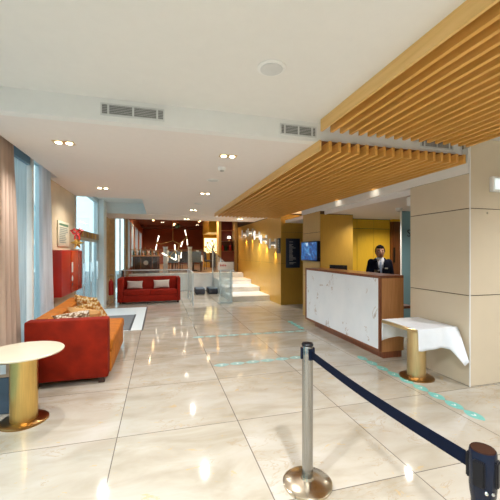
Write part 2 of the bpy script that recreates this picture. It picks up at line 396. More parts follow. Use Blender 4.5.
# glazed entrance (door_1)
d = sroot('door_1', (XW, 8.7, 0))
mb = MB(); mb.box(XW-.08, XW+.02, 7.42, 7.47, 0, 3.0); mb.box(XW-.08, XW+.02, 9.93, 10.0, 0, 3.08); mb.box(XW-.08, XW+.02, 7.42, 10.0, 2.98, 3.08)
struct('door_frame', mb, 'alu', d)
struct('door_beam', B(XW-.10, XW+.04, 7.47, 9.95, 1.93, 2.08), 'bronze_frame', d)
for y in (7.9, 8.45, 9.0, 9.45): struct('beam_lamp', B(XW+.04, XW+.06, y-.03, y+.03, 1.95, 2.06), 'brass', d)
struct('transom_pane', B(XW-.03, XW-.02, 7.47, 9.93, 2.08, 2.98), 'glass', d)
for i, (a, b) in enumerate(((7.47, 8.28), (8.30, 9.10), (9.12, 9.93))):
    mb = MB(); mb.box(XW-.04, XW, a, a+.05, 0, 1.93); mb.box(XW-.04, XW, b-.05, b, 0, 1.93); mb.box(XW-.04, XW, a+.05, b-.05, 0, .09); mb.box(XW-.04, XW, a+.05, b-.05, 1.86, 1.93)
    lf = struct('door_leaf', mb, 'alu', d); struct('door_pane', B(XW-.025, XW-.015, a+.05, b-.05, .09, 1.86), 'glass_street', d)
    struct('door_handle', B(XW, XW+.04, b-.09, b-.07, .85, 1.35), 'chrome', d)

# street outside
mb = B(-12, -2.0, -6, 30, -.14, -.02); struct('floor', mb, 'pave')
bd = thing('street_building', 'pale blue office facade seen across the street through the glass', 'building', (-10.5, 12, 0))
B(-12, -10, -6, 40, -.02, 5.5).build('facade', 'facade', bd, True, smooth=False)
B(-12.1, -9.8, -6, 40, 5.5, 5.8).build('roof_edge', 'white', bd, True, smooth=False)

# ------------------------------------------------------------------ panelled pillar, pier, gold walls
def panels(mb, ax, fixed, u0, u1, us, zs, t=.012, g=.005, sgn=-1):
    us = [u0]+us+[u1]
    for a, b in zip(us, us[1:]):
        for z0, z1 in zip(zs, zs[1:]):
            lo, hi = sorted((fixed, fixed+sgn*t))
            if ax == 'x': mb.box(lo, hi, a+g, b-g, z0+g, z1-g)
            else: mb.box(a+g, b-g, lo, hi, z0+g, z1-g)
# pillar beside the covered table
struct('wall_right', B(XR+.024, 5.2, 3.062, 4.01, 0, ZH), 'gap')
mb = MB(); panels(mb, 'x', XR+.024, 3.05, 4.01, [], [0, 1.08, 2.12, 2.54]); panels(mb, 'x', XR+.024, 3.05, YS, [], [2.54, ZH])
panels(mb, 'y', 3.062, XR+.012, 5.2, [], [0, 1.08, 2.12, ZH]); struct('wall_right', mb, 'beige')
struct('trim_9', B(XR+.006, XR+.018, 3.044, 3.056, 0, ZH), 'white')
# pier
struct('wall_right', B(XR+.012, 4.40, 6.80, 7.70, 0, 2.54), 'gap')
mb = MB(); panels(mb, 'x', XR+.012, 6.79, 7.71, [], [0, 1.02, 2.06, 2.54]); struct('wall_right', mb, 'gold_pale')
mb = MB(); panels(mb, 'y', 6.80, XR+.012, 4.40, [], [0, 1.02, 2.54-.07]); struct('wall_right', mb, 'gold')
# long gold wall with the sconces
struct('wall_right', B(XR+.012, XR+.2, 9.29, 14.9, 0, 3.36), 'gap')
mb = MB(); panels(mb, 'x', XR+.012, 9.27, 14.9, [10.35, 11.45, 12.55, 13.65], [0, 1.25, 2.74], g=.003); struct('wall_right', mb, 'gold')
# cross wall of the recess
struct('wall_right', B(XR+.2, 7.2, 9.29, 9.4, 0, ZL), 'gap')
mb = MB(); panels(mb, 'y', 9.29, XR+.012, 4.9, [], [0, 1.25, 2.2, 2.74], g=.003); struct('wall_right', mb, 'gold')
struct('ceiling', B(XR+.02, 7.2, 7.78, 9.3, ZL, ZL+.06), 'ceil_low')
struct('wall_right', B(4.40, 7.2, 7.60, 7.70, 0, ZL), 'gap')
# reception back wall
mb = MB(); panels(mb, 'y', 7.60, 4.40, 6.06, [5.04, 5.55], [0, 1.05, 2.22, 2.47], g=.006); struct('wall_right', mb, 'gold_bright')
struct('wall_right', B(6.06, 7.2, 7.50, 7.58, 0, 2.42), 'brown_wall'); struct('trim_10', B(6.06, 7.2, 7.46, 7.58, 2.42, 2.48), 'gold_bright')
dr = sroot('door_2', (6.0, 7.5, 0)); struct('door_panel', B(6.09, 6.9, 7.47, 7.50, 0, 2.40), 'brown_wall', dr); struct('door_handle', B(6.07, 6.09, 7.42, 7.47, 1.32, 1.72), 'black', dr)
# blue wall with letter
struct('wall_right', B(5.02, 7.2, 5.91, 5.94, 0, 2.48), 'blue_wall'); struct('trim_11', B(5.005, 5.02, 5.905, 5.94, 0, 2.48), 'white')
def text(name, body, size, loc, rot, mat, ext=.004, parent=None):
    cu = bpy.data.curves.new(name, 'FONT'); cu.body = body; cu.size = size; cu.extrude = ext; cu.align_x = 'CENTER'; cu.align_y = 'CENTER'
    o = bpy.data.objects.new(name, cu); COL.objects.link(o); bpy.context.view_layer.update()
    me = bpy.data.meshes.new_from_object(o.evaluated_get(bpy.context.evaluated_depsgraph_get())); bpy.data.objects.remove(o)
    o = bpy.data.objects.new(name, me); COL.objects.link(o); me.materials.clear(); me.materials.append(MT[mat]); o.location = loc; o.rotation_euler = rot
    if parent: o.parent = parent
    return o
tag(text('wall_letter', 'S', .22, (5.20, 5.905, 2.0), (PI/2, 0, 0), 'navy', .004), 'dark capital letter S on the pale blue wall beside the pillar', 'letter')

# ------------------------------------------------------------------ slatted wooden ceilings
def slats(label, y0, y1, z0, z1, nm):
    t = thing('slatted_ceiling_panel', label, 'ceiling panel', (2.55, (y0+y1)/2, z1))
    B(1.600, 1.622, y0, y1, z0, z1).build('fascia_board', 'slat_pale', t, True, smooth=False)
    B(1.622, 3.50, y0+.02, y1, z1-.006, z1).build('backing_board', 'slat_dark', t, True, smooth=False)
    for i in range(1, 18):
        x = 1.600+.1113*i; B(x, x+.032, y0, y1, z0, z1).build('slat', 'slat', t, True, smooth=False)
slats('lower honey oak slatted ceiling panel running back over the reception desk', 3.08, 9.76, 2.655, ZL, 0)
slats('upper honey oak slatted ceiling panel above the belt barrier', -2.6, 3.055, 2.84, ZH, 1)

# ------------------------------------------------------------------ vents, speakers, downlights
def vent(label, x0, x1, z0, z1):
    y = YS; t = thing('air_vent', label, 'vent', ((x0+x1)/2, y, z0), 0, 'air vents in the ceiling step')
    B(x0, x1, y-.004, y, z0, z1).build('vent_backing', 'dark', t, True, smooth=False)
    mb = MB(); f = .012
    mb.box(x0-f, x1+f, y-.012, y, z1, z1+f); mb.box(x0-f, x1+f, y-.012, y, z0-f, z0); mb.box(x0-f, x0, y-.012, y, z0, z1); mb.box(x1, x1+f, y-.012, y, z0, z1)
    w = x1-x0
    for q in ((.1, .5, .9)): mb.box(x0+w*q-.008, x0+w*q+.008, y-.012, y-.004, z0, z1)
    mb.build('vent_frame', 'grille_pale', t, True, smooth=False)
    mb = MB()
    for k in range(6):
        z = z0+(k+.5)*(z1-z0)/6; mb.box(x0, x1, y-.010, y-.004, z-.005, z+.003)
    mb.build('vent_louvres', 'grille', t, True, smooth=False)
vent('white louvred air vent in the ceiling step on the left', -.485, .036, 2.82, 2.905)
vent('white louvred air vent in the ceiling step left of the slats', 1.20, 1.58, 2.81, 2.90)
vent('louvred air vent half hidden behind the slats near the pillar', 2.93, 3.38, 2.83, 2.91)
def disc(name, label, x, y, z, r, cat, mat='white', ring=True, grp=None):
    t = thing(name, label, cat, (x, y, z), 0, grp)
    MB().lathe([(r*.80, -.012), (r, -.008), (r, 0)], n=40).build('rim', 'white', t)
    MB().lathe([(r*.78, -.016), (r*.80, -.010), (r*.80, -.0)], n=40).build('grille', 'grille_pale' if ring else mat, t)
    return t
disc('ceiling_speaker', 'large round white speaker in the upper ceiling', .80, 2.29, ZH, .105, 'speaker')
disc('ceiling_speaker', 'round white speaker in the low ceiling behind the smoke detector', .838, 5.25, ZL, .10, 'speaker')
disc('ceiling_speaker', 'small distant round speaker in the low ceiling between two spotlight pairs', .90, 7.89, ZL, .10, 'speaker')
t = thing('smoke_detector', 'white smoke detector on the low ceiling near the slats', 'smoke detector', (.833, 4.442, ZL))
MB().lathe([(.035, -.045), (.05, -.035), (.055, -.015), (.055, 0)]).build('housing', 'white', t); MB().lathe([(.02, -.055), (.034, -.045)], n=24).build('sensor', 'grille', t)
t = thing('smoke_detector', 'white smoke detector on the reception ceiling by the blue wall', 'smoke detector', (4.63, 5.53, 2.48))
MB().lathe([(.04, -.06), (.06, -.045), (.065, -.015), (.065, 0)]).build('housing', 'white', t); MB().lathe([(.02, -.07), (.038, -.06)], n=24).build('sensor', 'grille', t)

def downlight_proto():
    t = thing('twin_downlight', '', 'downlight', (0, 0, 0))
    mb = MB(); mb.box(-.105, .105, -.055, .055, -.006, 0); mb.build('trim_plate', 'brass_pale', t, smooth=False)
    for s in (-1, 1):
        l = MB().lathe([(.030, -.012), (.033, -.006)], c=(s*.052, 0, 0), n=24).build('lamp', 'lamp', t)
    return t
DL = [(-.97, 3.875, 'twin recessed spotlight in the low ceiling nearest the window', 40), (-.98, 6.44, 'twin recessed spotlight in the low ceiling above the velvet sofa', 40), (.803, 3.89, 'twin recessed spotlight in the low ceiling nearest the slats', 40),
      (.88, 6.5, 'second twin recessed spotlight along the slats', 40), (.91, 9.15, 'third twin recessed spotlight along the slats, near the far end', 45), (.935, 11.7, 'farthest twin recessed spotlight at the ceiling edge before the restaurant', 30)]
dp = downlight_proto()
for i, (x, y, lab, pw) in enumerate(DL):
    o = dp if i == 0 else copy_tree(dp)
    o.location = (x, y, ZL); o['label'] = lab; o['group'] = 'twin recessed spotlights in the low ceiling'
    spot('downlight_lamp', (x, y, ZL-.03), pw*1.5, (1, .965, .93), 2.5, r=.02)

# ------------------------------------------------------------------ reception desk
dk = thing('reception_desk', 'walnut reception desk with a white veined marble front', 'reception desk', (3.38, 5.45, 0))
DX, DY0, DY1, DZ = 3.17, 4.20, 6.775, 1.245
mb = MB(); mb.box(DX, DX+.04, DY0, DY1, .10, .14); mb.box(DX, DX+.04, DY0, DY0+.03, .14, DZ-.04); mb.box(DX, DX+.04, DY1-.05, DY1, .14, DZ-.04)
mb.build('front_frame', 'walnut', dk, True, smooth=False)
B(DX+.008, DX+.04, DY0+.03, DY1-.05, .14, DZ-.04).build('marble_front', 'marble', dk, True, smooth=False)
B(DX, 3.60, DY0, DY1, DZ-.04, DZ).build('counter_top', 'walnut', dk, True, smooth=False)
B(DX+.04, 3.60, DY0, DY0+.05, .10, DZ-.04).build('end_panel', 'walnut_light', dk, True, smooth=False)
B(DX+.04, 3.60, DY1-.05, DY1, .10, DZ-.04).build('end_panel', 'walnut_light', dk, True, smooth=False)
B(DX+.08, 3.58, 4.22, 6.45, 0, .10).build('plinth', 'walnut', dk, True, smooth=False)
mb = MB(); mb.box(3.60, 3.62, DY0+.02, 6.7, .10, .78); mb.build('back_panel', 'dark_wood', dk, True, smooth=False)
B(3.60, 3.84, DY0+.06, 6.7, .72, .76).build('work_surface', 'walnut', dk, True, smooth=False)
# monitors / phone
def monitor(label, x, y, z, w, h, rz, foot):
    t = thing('monitor', label, 'monitor', (x, y, z), rz)
    zb = foot
    B(-w/2, w/2, -.012, .012, zb, zb+h, bev=.006).build('screen_housing', 'black', t); B(-.03, .03, -.02, .02, .012, zb+.03).build('stand', 'black', t)
    B(-.10, .10, -.08, .08, 0, .014, bev=.004).build('stand_foot', 'black', t)
monitor('black flat monitor on the far left end of the reception desk', 3.72, 6.30, .76, .42, .34, PI/2+.5, .22)
monitor('small black monitor on the desk in front of the receptionist', 3.74, 5.02, .76, .34, .26, PI/2-.4, .26)
# round-topped covered table beside desk
tb = thing('side_table', 'small table with brass column and white cloth beside the reception desk', 'table', (3.18, 3.48, 0))
TZ = .68
B(2.90, 3.50, 3.20, 3.80, TZ-.035, TZ, bev=.004).build('table_top', 'brass_pale', tb, True)
MB().lathe([(.11, .02), (.11, TZ-.035)], c=(3.18, 3.48, 0), n=48).build('pedestal', 'brass_pale', tb, True)
MB().lathe([(.205, 0), (.205, .012), (.19, .02), (.11, .024)], c=(3.18, 3.48, 0), n=48).build('base_plate', 'brass_dark', tb, True)
def cloth():
    # runner over the top hanging at the near and far ends, with a long drooping near right corner
    x0, x1, y0, y1, z = 2.925, 3.515, 3.185, 3.815, TZ+.004
    nx, nh = 28, 8; rows = []
    def xs(i): return x0+(x1-x0)*i/nx
    for j in range(nh, 0, -1):                  # near hang
        r = []
        for i in range(nx+1):
            u = i/nx; L = .245+.010*math.sin(u*9)+(max(0, min(u, .93)-.72)*.80-max(0, u-.93)*.7)
            q = j/nh; fold = .012*math.sin(u*16+1)*q
            r.append((xs(i)-.10*q*max(0, u-.7), y0-.006-fold-.50*q*max(0, u-.62), z-L*q))
        rows.append(r)
    for j in range(9): rows.append([(xs(i), y0+(y1-y0)*j/8, z+(.001*math.sin(i*1.3+j))) for i in range(nx+1)])
    for j in range(1, nh+1):                    # far hang
        r = []
        for i in range(nx+1):
            u = i/nx; L = .27+.02*math.sin(u*7+2); q = j/nh
            r.append((xs(i), y1+.008+.012*math.sin(u*14)*q, z-L*q))
        rows.append(r)
    mb = MB(); top = [[mb.b.verts.new(p) for p in r] for r in rows]
    for a, b in zip(top, top[1:]):
        for i in range(nx): mb.b.faces.new((a[i], a[i+1], b[i+1], b[i]))
    o = mb.build('tablecloth', 'cloth'); m = o.modifiers.new('s', 'SOLIDIFY'); m.thickness = .003; m.offset = 1
    return tag(o, 'white cloth draped over the brass table beside the reception desk', 'tablecloth')
cloth()
# side hang (window side corner flap on the right)
# ------------------------------------------------------------------ round table, left
rt = thing('round_table', 'round cream topped table on a thick brass column at the left edge', 'table', (-1.235, 3.575, 0))
MB().lathe([(.28, .635), (.332, .648), (.338, .66), (.332, .667)], n=72).build('table_top', 'cream', rt)
MB().lathe([(.115, .02), (.115, .635)], n=56).build('pedestal', 'brass', rt)
MB().lathe([(.205, 0), (.205, .010), (.19, .02), (.115, .026)], n=56).build('base_plate', 'brass_dark', rt)
bn = thing('waste_bin', 'slate blue bin with a tan lid behind the round table column', 'bin', (-1.50, 3.86, 0))
B(-.10, .10, -.10, .10, 0, .36, bev=.015).build('bin_body', 'binblue', bn); B(-.11, .11, -.11, .11, .36, .52, bev=.02).build('lid', 'bintan', bn); B(.0, .05, -.114, -.11, .40, .49).build('sticker', 'cloth', bn)

# ------------------------------------------------------------------ sofas
def sofa_near():
    t = thing('sofa', 'red and orange velvet sofa with patterned cushions under the window', 'sofa', (-1.04, 5.2, 0))
    B(-1.50, -.60, 4.32, 4.50, .07, .79, bev=.025).build('arm', 'velvet', t, True)
    # orange inner lining of arm end, seat, back
    B(-1.46, -.585, 4.50, 5.96, .07, .34, bev=.02).build('seat_base', 'velvet_orange', t, True)
    B(-1.24, -.57, 4.51, 5.95, .34, .49, bev=.035, seg=3).build('seat_cushion', 'velvet_orange', t, True)
    mb = MB(); pr = []
    for y, h in ((4.50, .79), (5.2, .80), (5.9, .82), (6.15, .83)):
        pr.append([(-1.46, y, .34), (-1.24, y, .34), (-1.27, y, h-.03), (-1.30, y, h), (-1.44, y, h), (-1.46, y, h-.02)])
    mb.loft(pr); mb.build('backrest', 'velvet_orange', t, True)
    B(-1.46, -.62, 5.96, 6.12, .07, .44, bev=.02).build('arm', 'velvet_orange', t, True)
    for x, y in ((-1.40, 4.40), (-.68, 4.40), (-1.40, 6.04), (-.68, 6.04)): B(x-.035, x+.035, y-.035, y+.035, 0, .07).build('leg', 'dark_wood', t, True)
sofa_near()
def cushion(name, label, mat, loc, w, h, d, rot, grp=None):
    mb = MB(); n = 12; top, bot = [], []
    def P(i, j, s):
        u, v = i/n*2-1, j/n*2-1; k = (1-u**4)*(1-v**4); pin = 1-.10*(u*u*v*v < .5)*0
        e = 1-.07*(1-abs(u*v))
        return (u*w/2*(1-.08*(1-v*v)*abs(u)), s*d/2*max(0, k)**.5, v*h/2*(1-.08*(1-u*u)*abs(v)))
    for s in (1, -1):
        g = [[mb.b.verts.new(P(i, j, s)) for i in range(n+1)] for j in range(n+1)]
        for j in range(n):
            for i in range(n):
                f = (g[j][i], g[j][i+1], g[j+1][i+1], g[j+1][i]); mb.b.faces.new(f if s < 0 else tuple(reversed(f)))
    bmesh.ops.remove_doubles(mb.b, verts=mb.b.verts, dist=1e-5)
    o = mb.build(name, mat, base=False); o.location = loc; o.rotation_euler = rot; return tag(o, label, 'cushion', grp)
G = 'scatter cushions on the velvet sofa'
cushion('cushion', 'gold floral cushion standing against the sofa back, farthest from the near arm', 'foam_gold', (-1.12, 5.83, .70), .44, .42, .15, (.3, .1, -.5), G)
cushion('cushion', 'gold floral cushion leaning forward in front of the farthest one', 'foam_gold', (-1.00, 5.55, .66), .42, .38, .15, (.55, -.25, -.35), G)
cushion('cushion', 'plain tan cushion lying between the floral and the brown patterned ones', 'tan_cushion', (-1.02, 5.12, .655), .44, .36, .14, (.55, .15, -.1), G)
cushion('cushion', 'white and brown patterned cushion just behind the near arm of the sofa', 'foam_brown', (-1.08, 4.74, .675), .44, .34, .14, (.5, -.12, .1), G)

def sofa_far():
    t = thing('sofa', 'crimson velvet sofa with two cream cushions against the glass screen', 'sofa', (-.27, 10.95, 0))
    y0, y1, x0, x1 = 10.65, 11.40, -1.22, .66
    B(x0, x0+.16, y0, y1, .06, .79, bev=.02).build('arm', 'velvet_far', t, True); B(x1-.09, x1, y0, y1, .06, .79, bev=.02).build('arm', 'velvet_far', t, True)
    B(x0+.16, x1-.09, y1-.22, y1, .06, .80, bev=.02).build('backrest', 'velvet_far', t, True)
    xm = (x0+x1)/2+.03
    for a, b in ((x0+.165, xm-.003), (xm+.003, x1-.095)): B(a, b, y0+.01, y1-.22, .26, .42, bev=.025).build('seat_cushion', 'velvet_far', t, True)
    B(x0+.16, x1-.09, y0+.015, y1-.22, .06, .26, bev=.01).build('seat_base', 'velvet_far', t, True)
    for x in (x0+.08, x1-.08):
        for y in (y0+.08, y1-.08): B(x-.03, x+.03, y-.03, y+.03, 0, .06).build('leg', 'dark_wood', t, True)
sofa_far()
cushion('cushion', 'cream rectangular cushion on the left half of the crimson sofa', 'pillow', (-.74, 11.04, .555), .48, .25, .13, (-.12, .02, .03), 'cream cushions on the crimson sofa')
cushion('cushion', 'cream rectangular cushion on the right half of the crimson sofa', 'pillow', (.08, 11.04, .565), .50, .27, .13, (-.12, -.02, -.03), 'cream cushions on the crimson sofa')

# ------------------------------------------------------------------ things on the left wall
rc = thing('wall_cabinet', 'glossy red box fixed to the beige wall above the velvet sofa', 'wall box', (-1.56, 6.5, .88))
B(XW, -1.50, 5.86, 7.28, .87, 1.63, bev=.006).build('cabinet_body', 'red', rc, True)
B(-1.502, -1.492, 6.42, 7.27, .88, 1.62, bev=.002).build('lit_face', simple('lit_red_lacquer', (.42, .04, .010), .25, var=.06, scale=2), rc, True)  # same red face; its brighter shading is put into this panel's colour
mb = MB(); mb.box(-1.491, -1.489, 6.44, 6.54, 1.24, 1.42); mb.build('mark', 'letter', rc, True)
mb = MB(); mb.lathe([(.05, -.0), (.05, .002)], n=20); 
o = mb.build('mark', 'letter', rc); o.rotation_euler = (0, PI/2, 0); o.location = Vector((-1.49, 6.49, 1.13))-rc.location
B(-1.491, -1.489, 6.46, 6.53, 1.0, 1.05).build('mark', 'black', rc, True)
nf = thing('notice_frame', 'cream framed notice with a dark green top band on the beige wall', 'notice', (XW, 6.55, 1.72))
B(XW, XW+.02, 6.20, 6.90, 1.70, 2.14, bev=.003).build('frame', 'paper', nf, True)
B(XW+.02, XW+.024, 6.27, 6.83, 2.06, 2.10).build('top_band', 'green', nf, True)
mb = MB()
for k in range(9): mb.box(XW+.02, XW+.023, 6.28, 6.62+.2*random.random(), 1.76+k*.032, 1.780+k*.032)
mb.build('printed_lines', 'ink', nf, True)
bw = thing('star_decoration', 'gold foil star with a red ribbon bow standing on the red wall box', 'decoration', (-1.53, 7.02, 1.632))
mb = MB(); pts = []
for k in range(12):
    a = k*PI/6; r = .125 if k % 2 == 0 else .055; pts.append((r*math.cos(a), .135+r*math.sin(a)))
mb.loft([[(x, .012, z) for x, z in pts], [(x*.4, -.018, .135+(z-.135)*.4) for x, z in pts]]); mb.box(-.04, .04, -.02, .04, 0, .02); mb.build('gold_star', 'goldfoil', bw)
mb = MB()
for s_ in (-1, 1):
    mb.tube([(0, 0, .32), (s_*.05, -.01, .37), (s_*.10, 0, .35), (s_*.06, .01, .29), (0, 0, .31)], [.012, .026, .026, .020, .012], 8)
    mb.tube([(0, 0, .31), (s_*.03, 0, .26), (s_*.045, 0, .19)], [.012, .020, .014], 8)
mb.tube([(0, .01, .15), (0, .01, .31)], .006, 6)
mb.build('ribbon', 'red_bright', bw)
bw.scale = (1.0, 1.2, 1.1)

# ------------------------------------------------------------------ entrance mats
struct('trim_12', B(-1.64, -.33, 7.08, 9.98, 0, .004), 'white_cool')
struct('trim_13', B(-.345, -.315, 7.06, 10.0, 0, .006), 'dark_frame')
dm = thing('door_mat', 'grey ribbed entrance mat with a dark edge in front of the glass doors', 'mat', (-1.1, 7.95, .004))
B(-1.60, -.60, 7.12, 8.80, .004, .012).build('mat_surface', 'mat', dm, True); B(-.60, -.56, 7.10, 8.82, .004, .014).build('edge_strip', 'dark_frame', dm, True)

# ------------------------------------------------------------------ floor stickers
def sticker_proto(mat):
    t = thing('floor_sticker', '', 'floor sticker'); L, W, n = .112, .062, 14
    p = [(-L+2*L*i/n, W*math.sin(PI*i/n)**.7) for i in range(n+1)]+[(L-2*L*i/n, -W*math.sin(PI*i/n)**.7) for i in range(1, n)]
    MB().prism(p, 0, .0015).build('sticker_body', mat, t, smooth=False)
    MB().prism([(-.02, -.022), (.0, -.022), (.025, 0), (.0, .022), (-.02, .022), (.005, 0)], .0015, .0022).build('arrow_print', 'tape_white', t, smooth=False)
    return t
first = {}
def row(p0, p1, n, label, grp, mat, rz):
    for i in range(n):
        if mat not in first: o = first[mat] = sticker_proto(mat)
        else: o = copy_tree(first[mat])
        q = (i+.5)/n; o.location = (p0[0]+(p1[0]-p0[0])*q, p0[1]+(p1[1]-p0[1])*q, 0); o.rotation_euler = (0, 0, rz); o['label'] = label; o['group'] = grp
row((.74, 4.58), (2.12, 4.61), 6, 'worn teal arrow sticker in the crosswise row nearest the belt post', 'teal stickers in the near crosswise row', 'teal_pale', 0)
row((.60, 6.20), (2.86, 6.12), 10, 'faded teal arrow sticker in the farther crosswise row', 'teal stickers in the far crosswise row', 'teal_pale', 0)
row((2.90, 7.08), (2.88, 6.28), 4, 'teal arrow sticker in the short row before the far end of the desk', 'teal stickers by the far desk end', 'teal', -PI/2)
row((2.95, 4.42), (2.98, 2.40), 9, 'teal arrow sticker in the row along the desk and brass table', 'teal stickers along the desk', 'teal', -PI/2)
row((2.56, 4.62), (2.86, 4.66), 1, 'single pale teal sticker behind the belt post', None, 'teal_pale', .1) if False else None

# ------------------------------------------------------------------ belt barrier
def post(label, x, y, head):
    t = thing('barrier_post', label, 'belt post', (x, y, 0), 0)
    MB().lathe([(.165, 0), (.168, .006), (.168, .020), (.158, .027), (.09, .037), (.045, .046), (.039, .062)], n=64).build('base', 'steel_base', t)
    if head == 'steel':
        MB().lathe([(.0375, .06), (.0375, .90), (.0375, .955), (.034, .96)], n=40).build('pole', 'steel', t)
        MB().lathe([(.040, .958), (.041, .966), (.036, .975), (.01, .978)], n=40).build('cap', 'black', t)
        mb = MB()
        for a in (PI*.9, -.25, -1.45):
            c, s = math.cos(a), math.sin(a); q = bmesh.new(); bmesh.ops.create_cube(q, size=1); bmesh.ops.scale(q, vec=(.012, .03, .075), verts=q.verts)
            mb.add(q, Matrix.Translation((c*.042, s*.042, .905)) @ Matrix.Rotation(a, 4, 'Z'))
        mb.build('belt_slots', 'navyblack', t)
    else:
        MB().lathe([(.034, .06), (.034, .78)], n=40).build('pole', 'navyblack', t)
        MB().lathe([(.034, .77), (.038, .795), (.040, .82), (.040, .932), (.038, .940)], n=48).build('head', 'navyblack', t)
        MB().lathe([(.037, .939), (.035, .944), (.01, .946)], n=48).build('cap', 'brown_cap', t)
        mb = MB()
        for a in (-1.15, 1.9, -2.7, .35):
            q = bmesh.new(); bmesh.ops.create_cube(q, size=1); bmesh.ops.scale(q, vec=(.014, .034, .085), verts=q.verts); bmesh.ops.bevel(q, geom=list(q.edges), offset=.004, segments=2, affect='EDGES')
            mb.add(q, Matrix.Translation((math.cos(a)*.041, math.sin(a)*.039, .875)) @ Matrix.Rotation(a, 4, 'Z'))
        mb.build('belt_slots', 'black', t)
        mb = MB()
        for a in (-1.75, -2.2): mb.ball((math.cos(a)*.043, math.sin(a)*.041, .818), .006, 10)
        mb.build('screws', 'chrome', t)
    return t
post('brushed steel belt post with a wide round base', .985, 2.07, 'steel')
post('black belt post cut by the right edge of the picture', 1.045, .85, 'black')
mb = MB(); a, b = Vector((.995, 2.028, .905)), Vector((1.035, .905, .880)); L = 24; rg = []
for i in range(L+1):
    q = i/L; p = a.lerp(b, q); z = p.z-.018*math.sin(PI*q)
    rg.append([(p.x-.001, p.y, z-.026), (p.x+.001, p.y, z-.026), (p.x+.001, p.y, z+.026), (p.x-.001, p.y, z+.026)])
mb.loft(rg); tag(mb.build('barrier_belt', 'belt', smooth=False), 'dark navy belt stretched between the steel post and the black post', 'belt')

# ------------------------------------------------------------------ wall things at the right
er = thing('emergency_light', 'white rectangular emergency light on the beige pillar', 'light fitting', (3.95, 3.05, 2.4))
B(3.846, 4.12, 3.0, 3.05, 2.325, 2.51, bev=.012).build('housing', 'white', er, True); B(3.875, 4.09, 2.994, 3.0, 2.355, 2.48, bev=.002).build('lens', 'emerg', er, True)
o = MB().lathe([(.012, 0), (.012, .006)], n=16).build('key_switch', 'chrome', base=False); o.rotation_euler = (PI/2, 0, 0); o.location = (3.815, 3.05, 2.07); tag(o, 'tiny round metal lock on the beige pillar below the emergency light', 'lock')
ul = tag(B(3.56, 3.62, 4.02, 4.10, 2.28, 2.42, bev=.02).build('wall_sensor', 'white'), 'small white wall device on the pillar edge under the reception ceiling', 'sensor')
tv = thing('television', 'wall mounted flat screen showing a blue picture beside the desk', 'television', (3.49, 7.1, 1.40))
B(3.44, 3.52, 6.72, 7.60, 1.385, 1.85, bev=.006).build('tv_housing', 'black', tv, True); B(3.436, 3.44, 6.75, 7.58, 1.41, 1.83).build('screen', 'picture', tv, True)
B(3.52, XR, 7.0, 7.3, 1.5, 1.7).build('bracket', 'black', tv, True)
db = thing('directory_board', 'tall dark navy directory board with pale text lines', 'sign', (3.92, 9.27, 1.13))
B(3.70, 4.15, 9.25, 9.282, 1.12, 2.01, bev=.003).build('board', 'navy', db, True)
z = 1.90
for k, w in enumerate((.12, 0, .12, .08, .14, .20, .10, .10, .12, .10, .10, .12, .12, .20, .22, .12, 0, .22, .14)):
    if w: B(3.80, 3.80+w, 9.246, 9.25, z, z+.014).build('text_line', 'letter', db, True, smooth=False)
    z -= .037
sb = thing('wall_sign', 'small slate grey sign on the gold wall next to the nearest sconce', 'sign', (3.53, 9.55, 1.5))
B(3.50, XR, 9.30, 9.50, 1.56, 2.02, bev=.01).build('board', 'slate', sb, True)
for k in range(8): B(3.497, 3.50, 9.34, 9.38+.1*random.random(), 1.60+k*.05, 1.612+k*.05).build('text_line', 'letter', sb, True, smooth=False)
# sconces
def sconce_proto():
    t = thing('wall_sconce', '', 'wall light')
    B(-.02, 0, -.085, .085, -.15, .15, bev=.004).build('back_plate', 'white', t); B(-.20, -.18, -.085, .085, -.15, .15, bev=.004).build('front_plate', 'white', t)
    B(-.18, -.02, -.05, .05, -.05, .05, bev=.004).build('lamp_body', 'white', t); B(-.16, -.04, -.035, .035, -.056, -.05).build('lens', 'lamp_soft', t)
    return t
sp = sconce_proto(); G = 'white sconces along the gold wall'
for i, (y, z, lab) in enumerate([(9.74, 1.87, 'white H shaped wall sconce nearest to the slate sign'), (10.62, 2.03, 'second white wall sconce from the slate sign'), (11.46, 2.20, 'middle white wall sconce of the five on the gold wall'),
                                 (12.38, 2.37, 'fourth white wall sconce, highest of the five'), (13.30, 2.36, 'farthest white wall sconce, over the top of the stairs')]):
    o = sp if i == 0 else copy_tree(sp); o.location = (XR, y, z); o['label'] = lab; o['group'] = G
    spot('sconce_lamp', (XR-.09, y, z-.16), 26, (1, .74, .28), 1.1, .9, .015, (0, -.20, 0))

# switch on gold back wall
t = thing('switch_plate', 'small black and white switch plate on the gold wall behind the desk', 'switch', (4.80, 7.56, 1.4))
B(4.77, 4.86, 7.575, 7.588, 1.33, 1.50, bev=.002).build('plate', 'black', t, True); B(4.79, 4.84, 7.57, 7.575, 1.40, 1.44).build('rocker', 'white', t, True)

# ------------------------------------------------------------------ stairs
for i, y in enumerate((10.30, 11.45, 12.6, 13.86)):
    h = .17*(i+1); y2 = 14.0
    st = sroot('floor', (2.87, y, 0)); st.name = 'stair_step'; 
    struct('riser', B(2.25, XR, y, (10.30, 11.45, 12.6, 13.86, 14.0)[i+1], 0, h-.03), 'step', st)
    struct('tread', B(2.24, XR, y-.02, (10.30, 11.45, 12.6, 13.86, 14.0)[i+1]+(.0 if i < 3 else 0), h-.03, h), 'step', st)

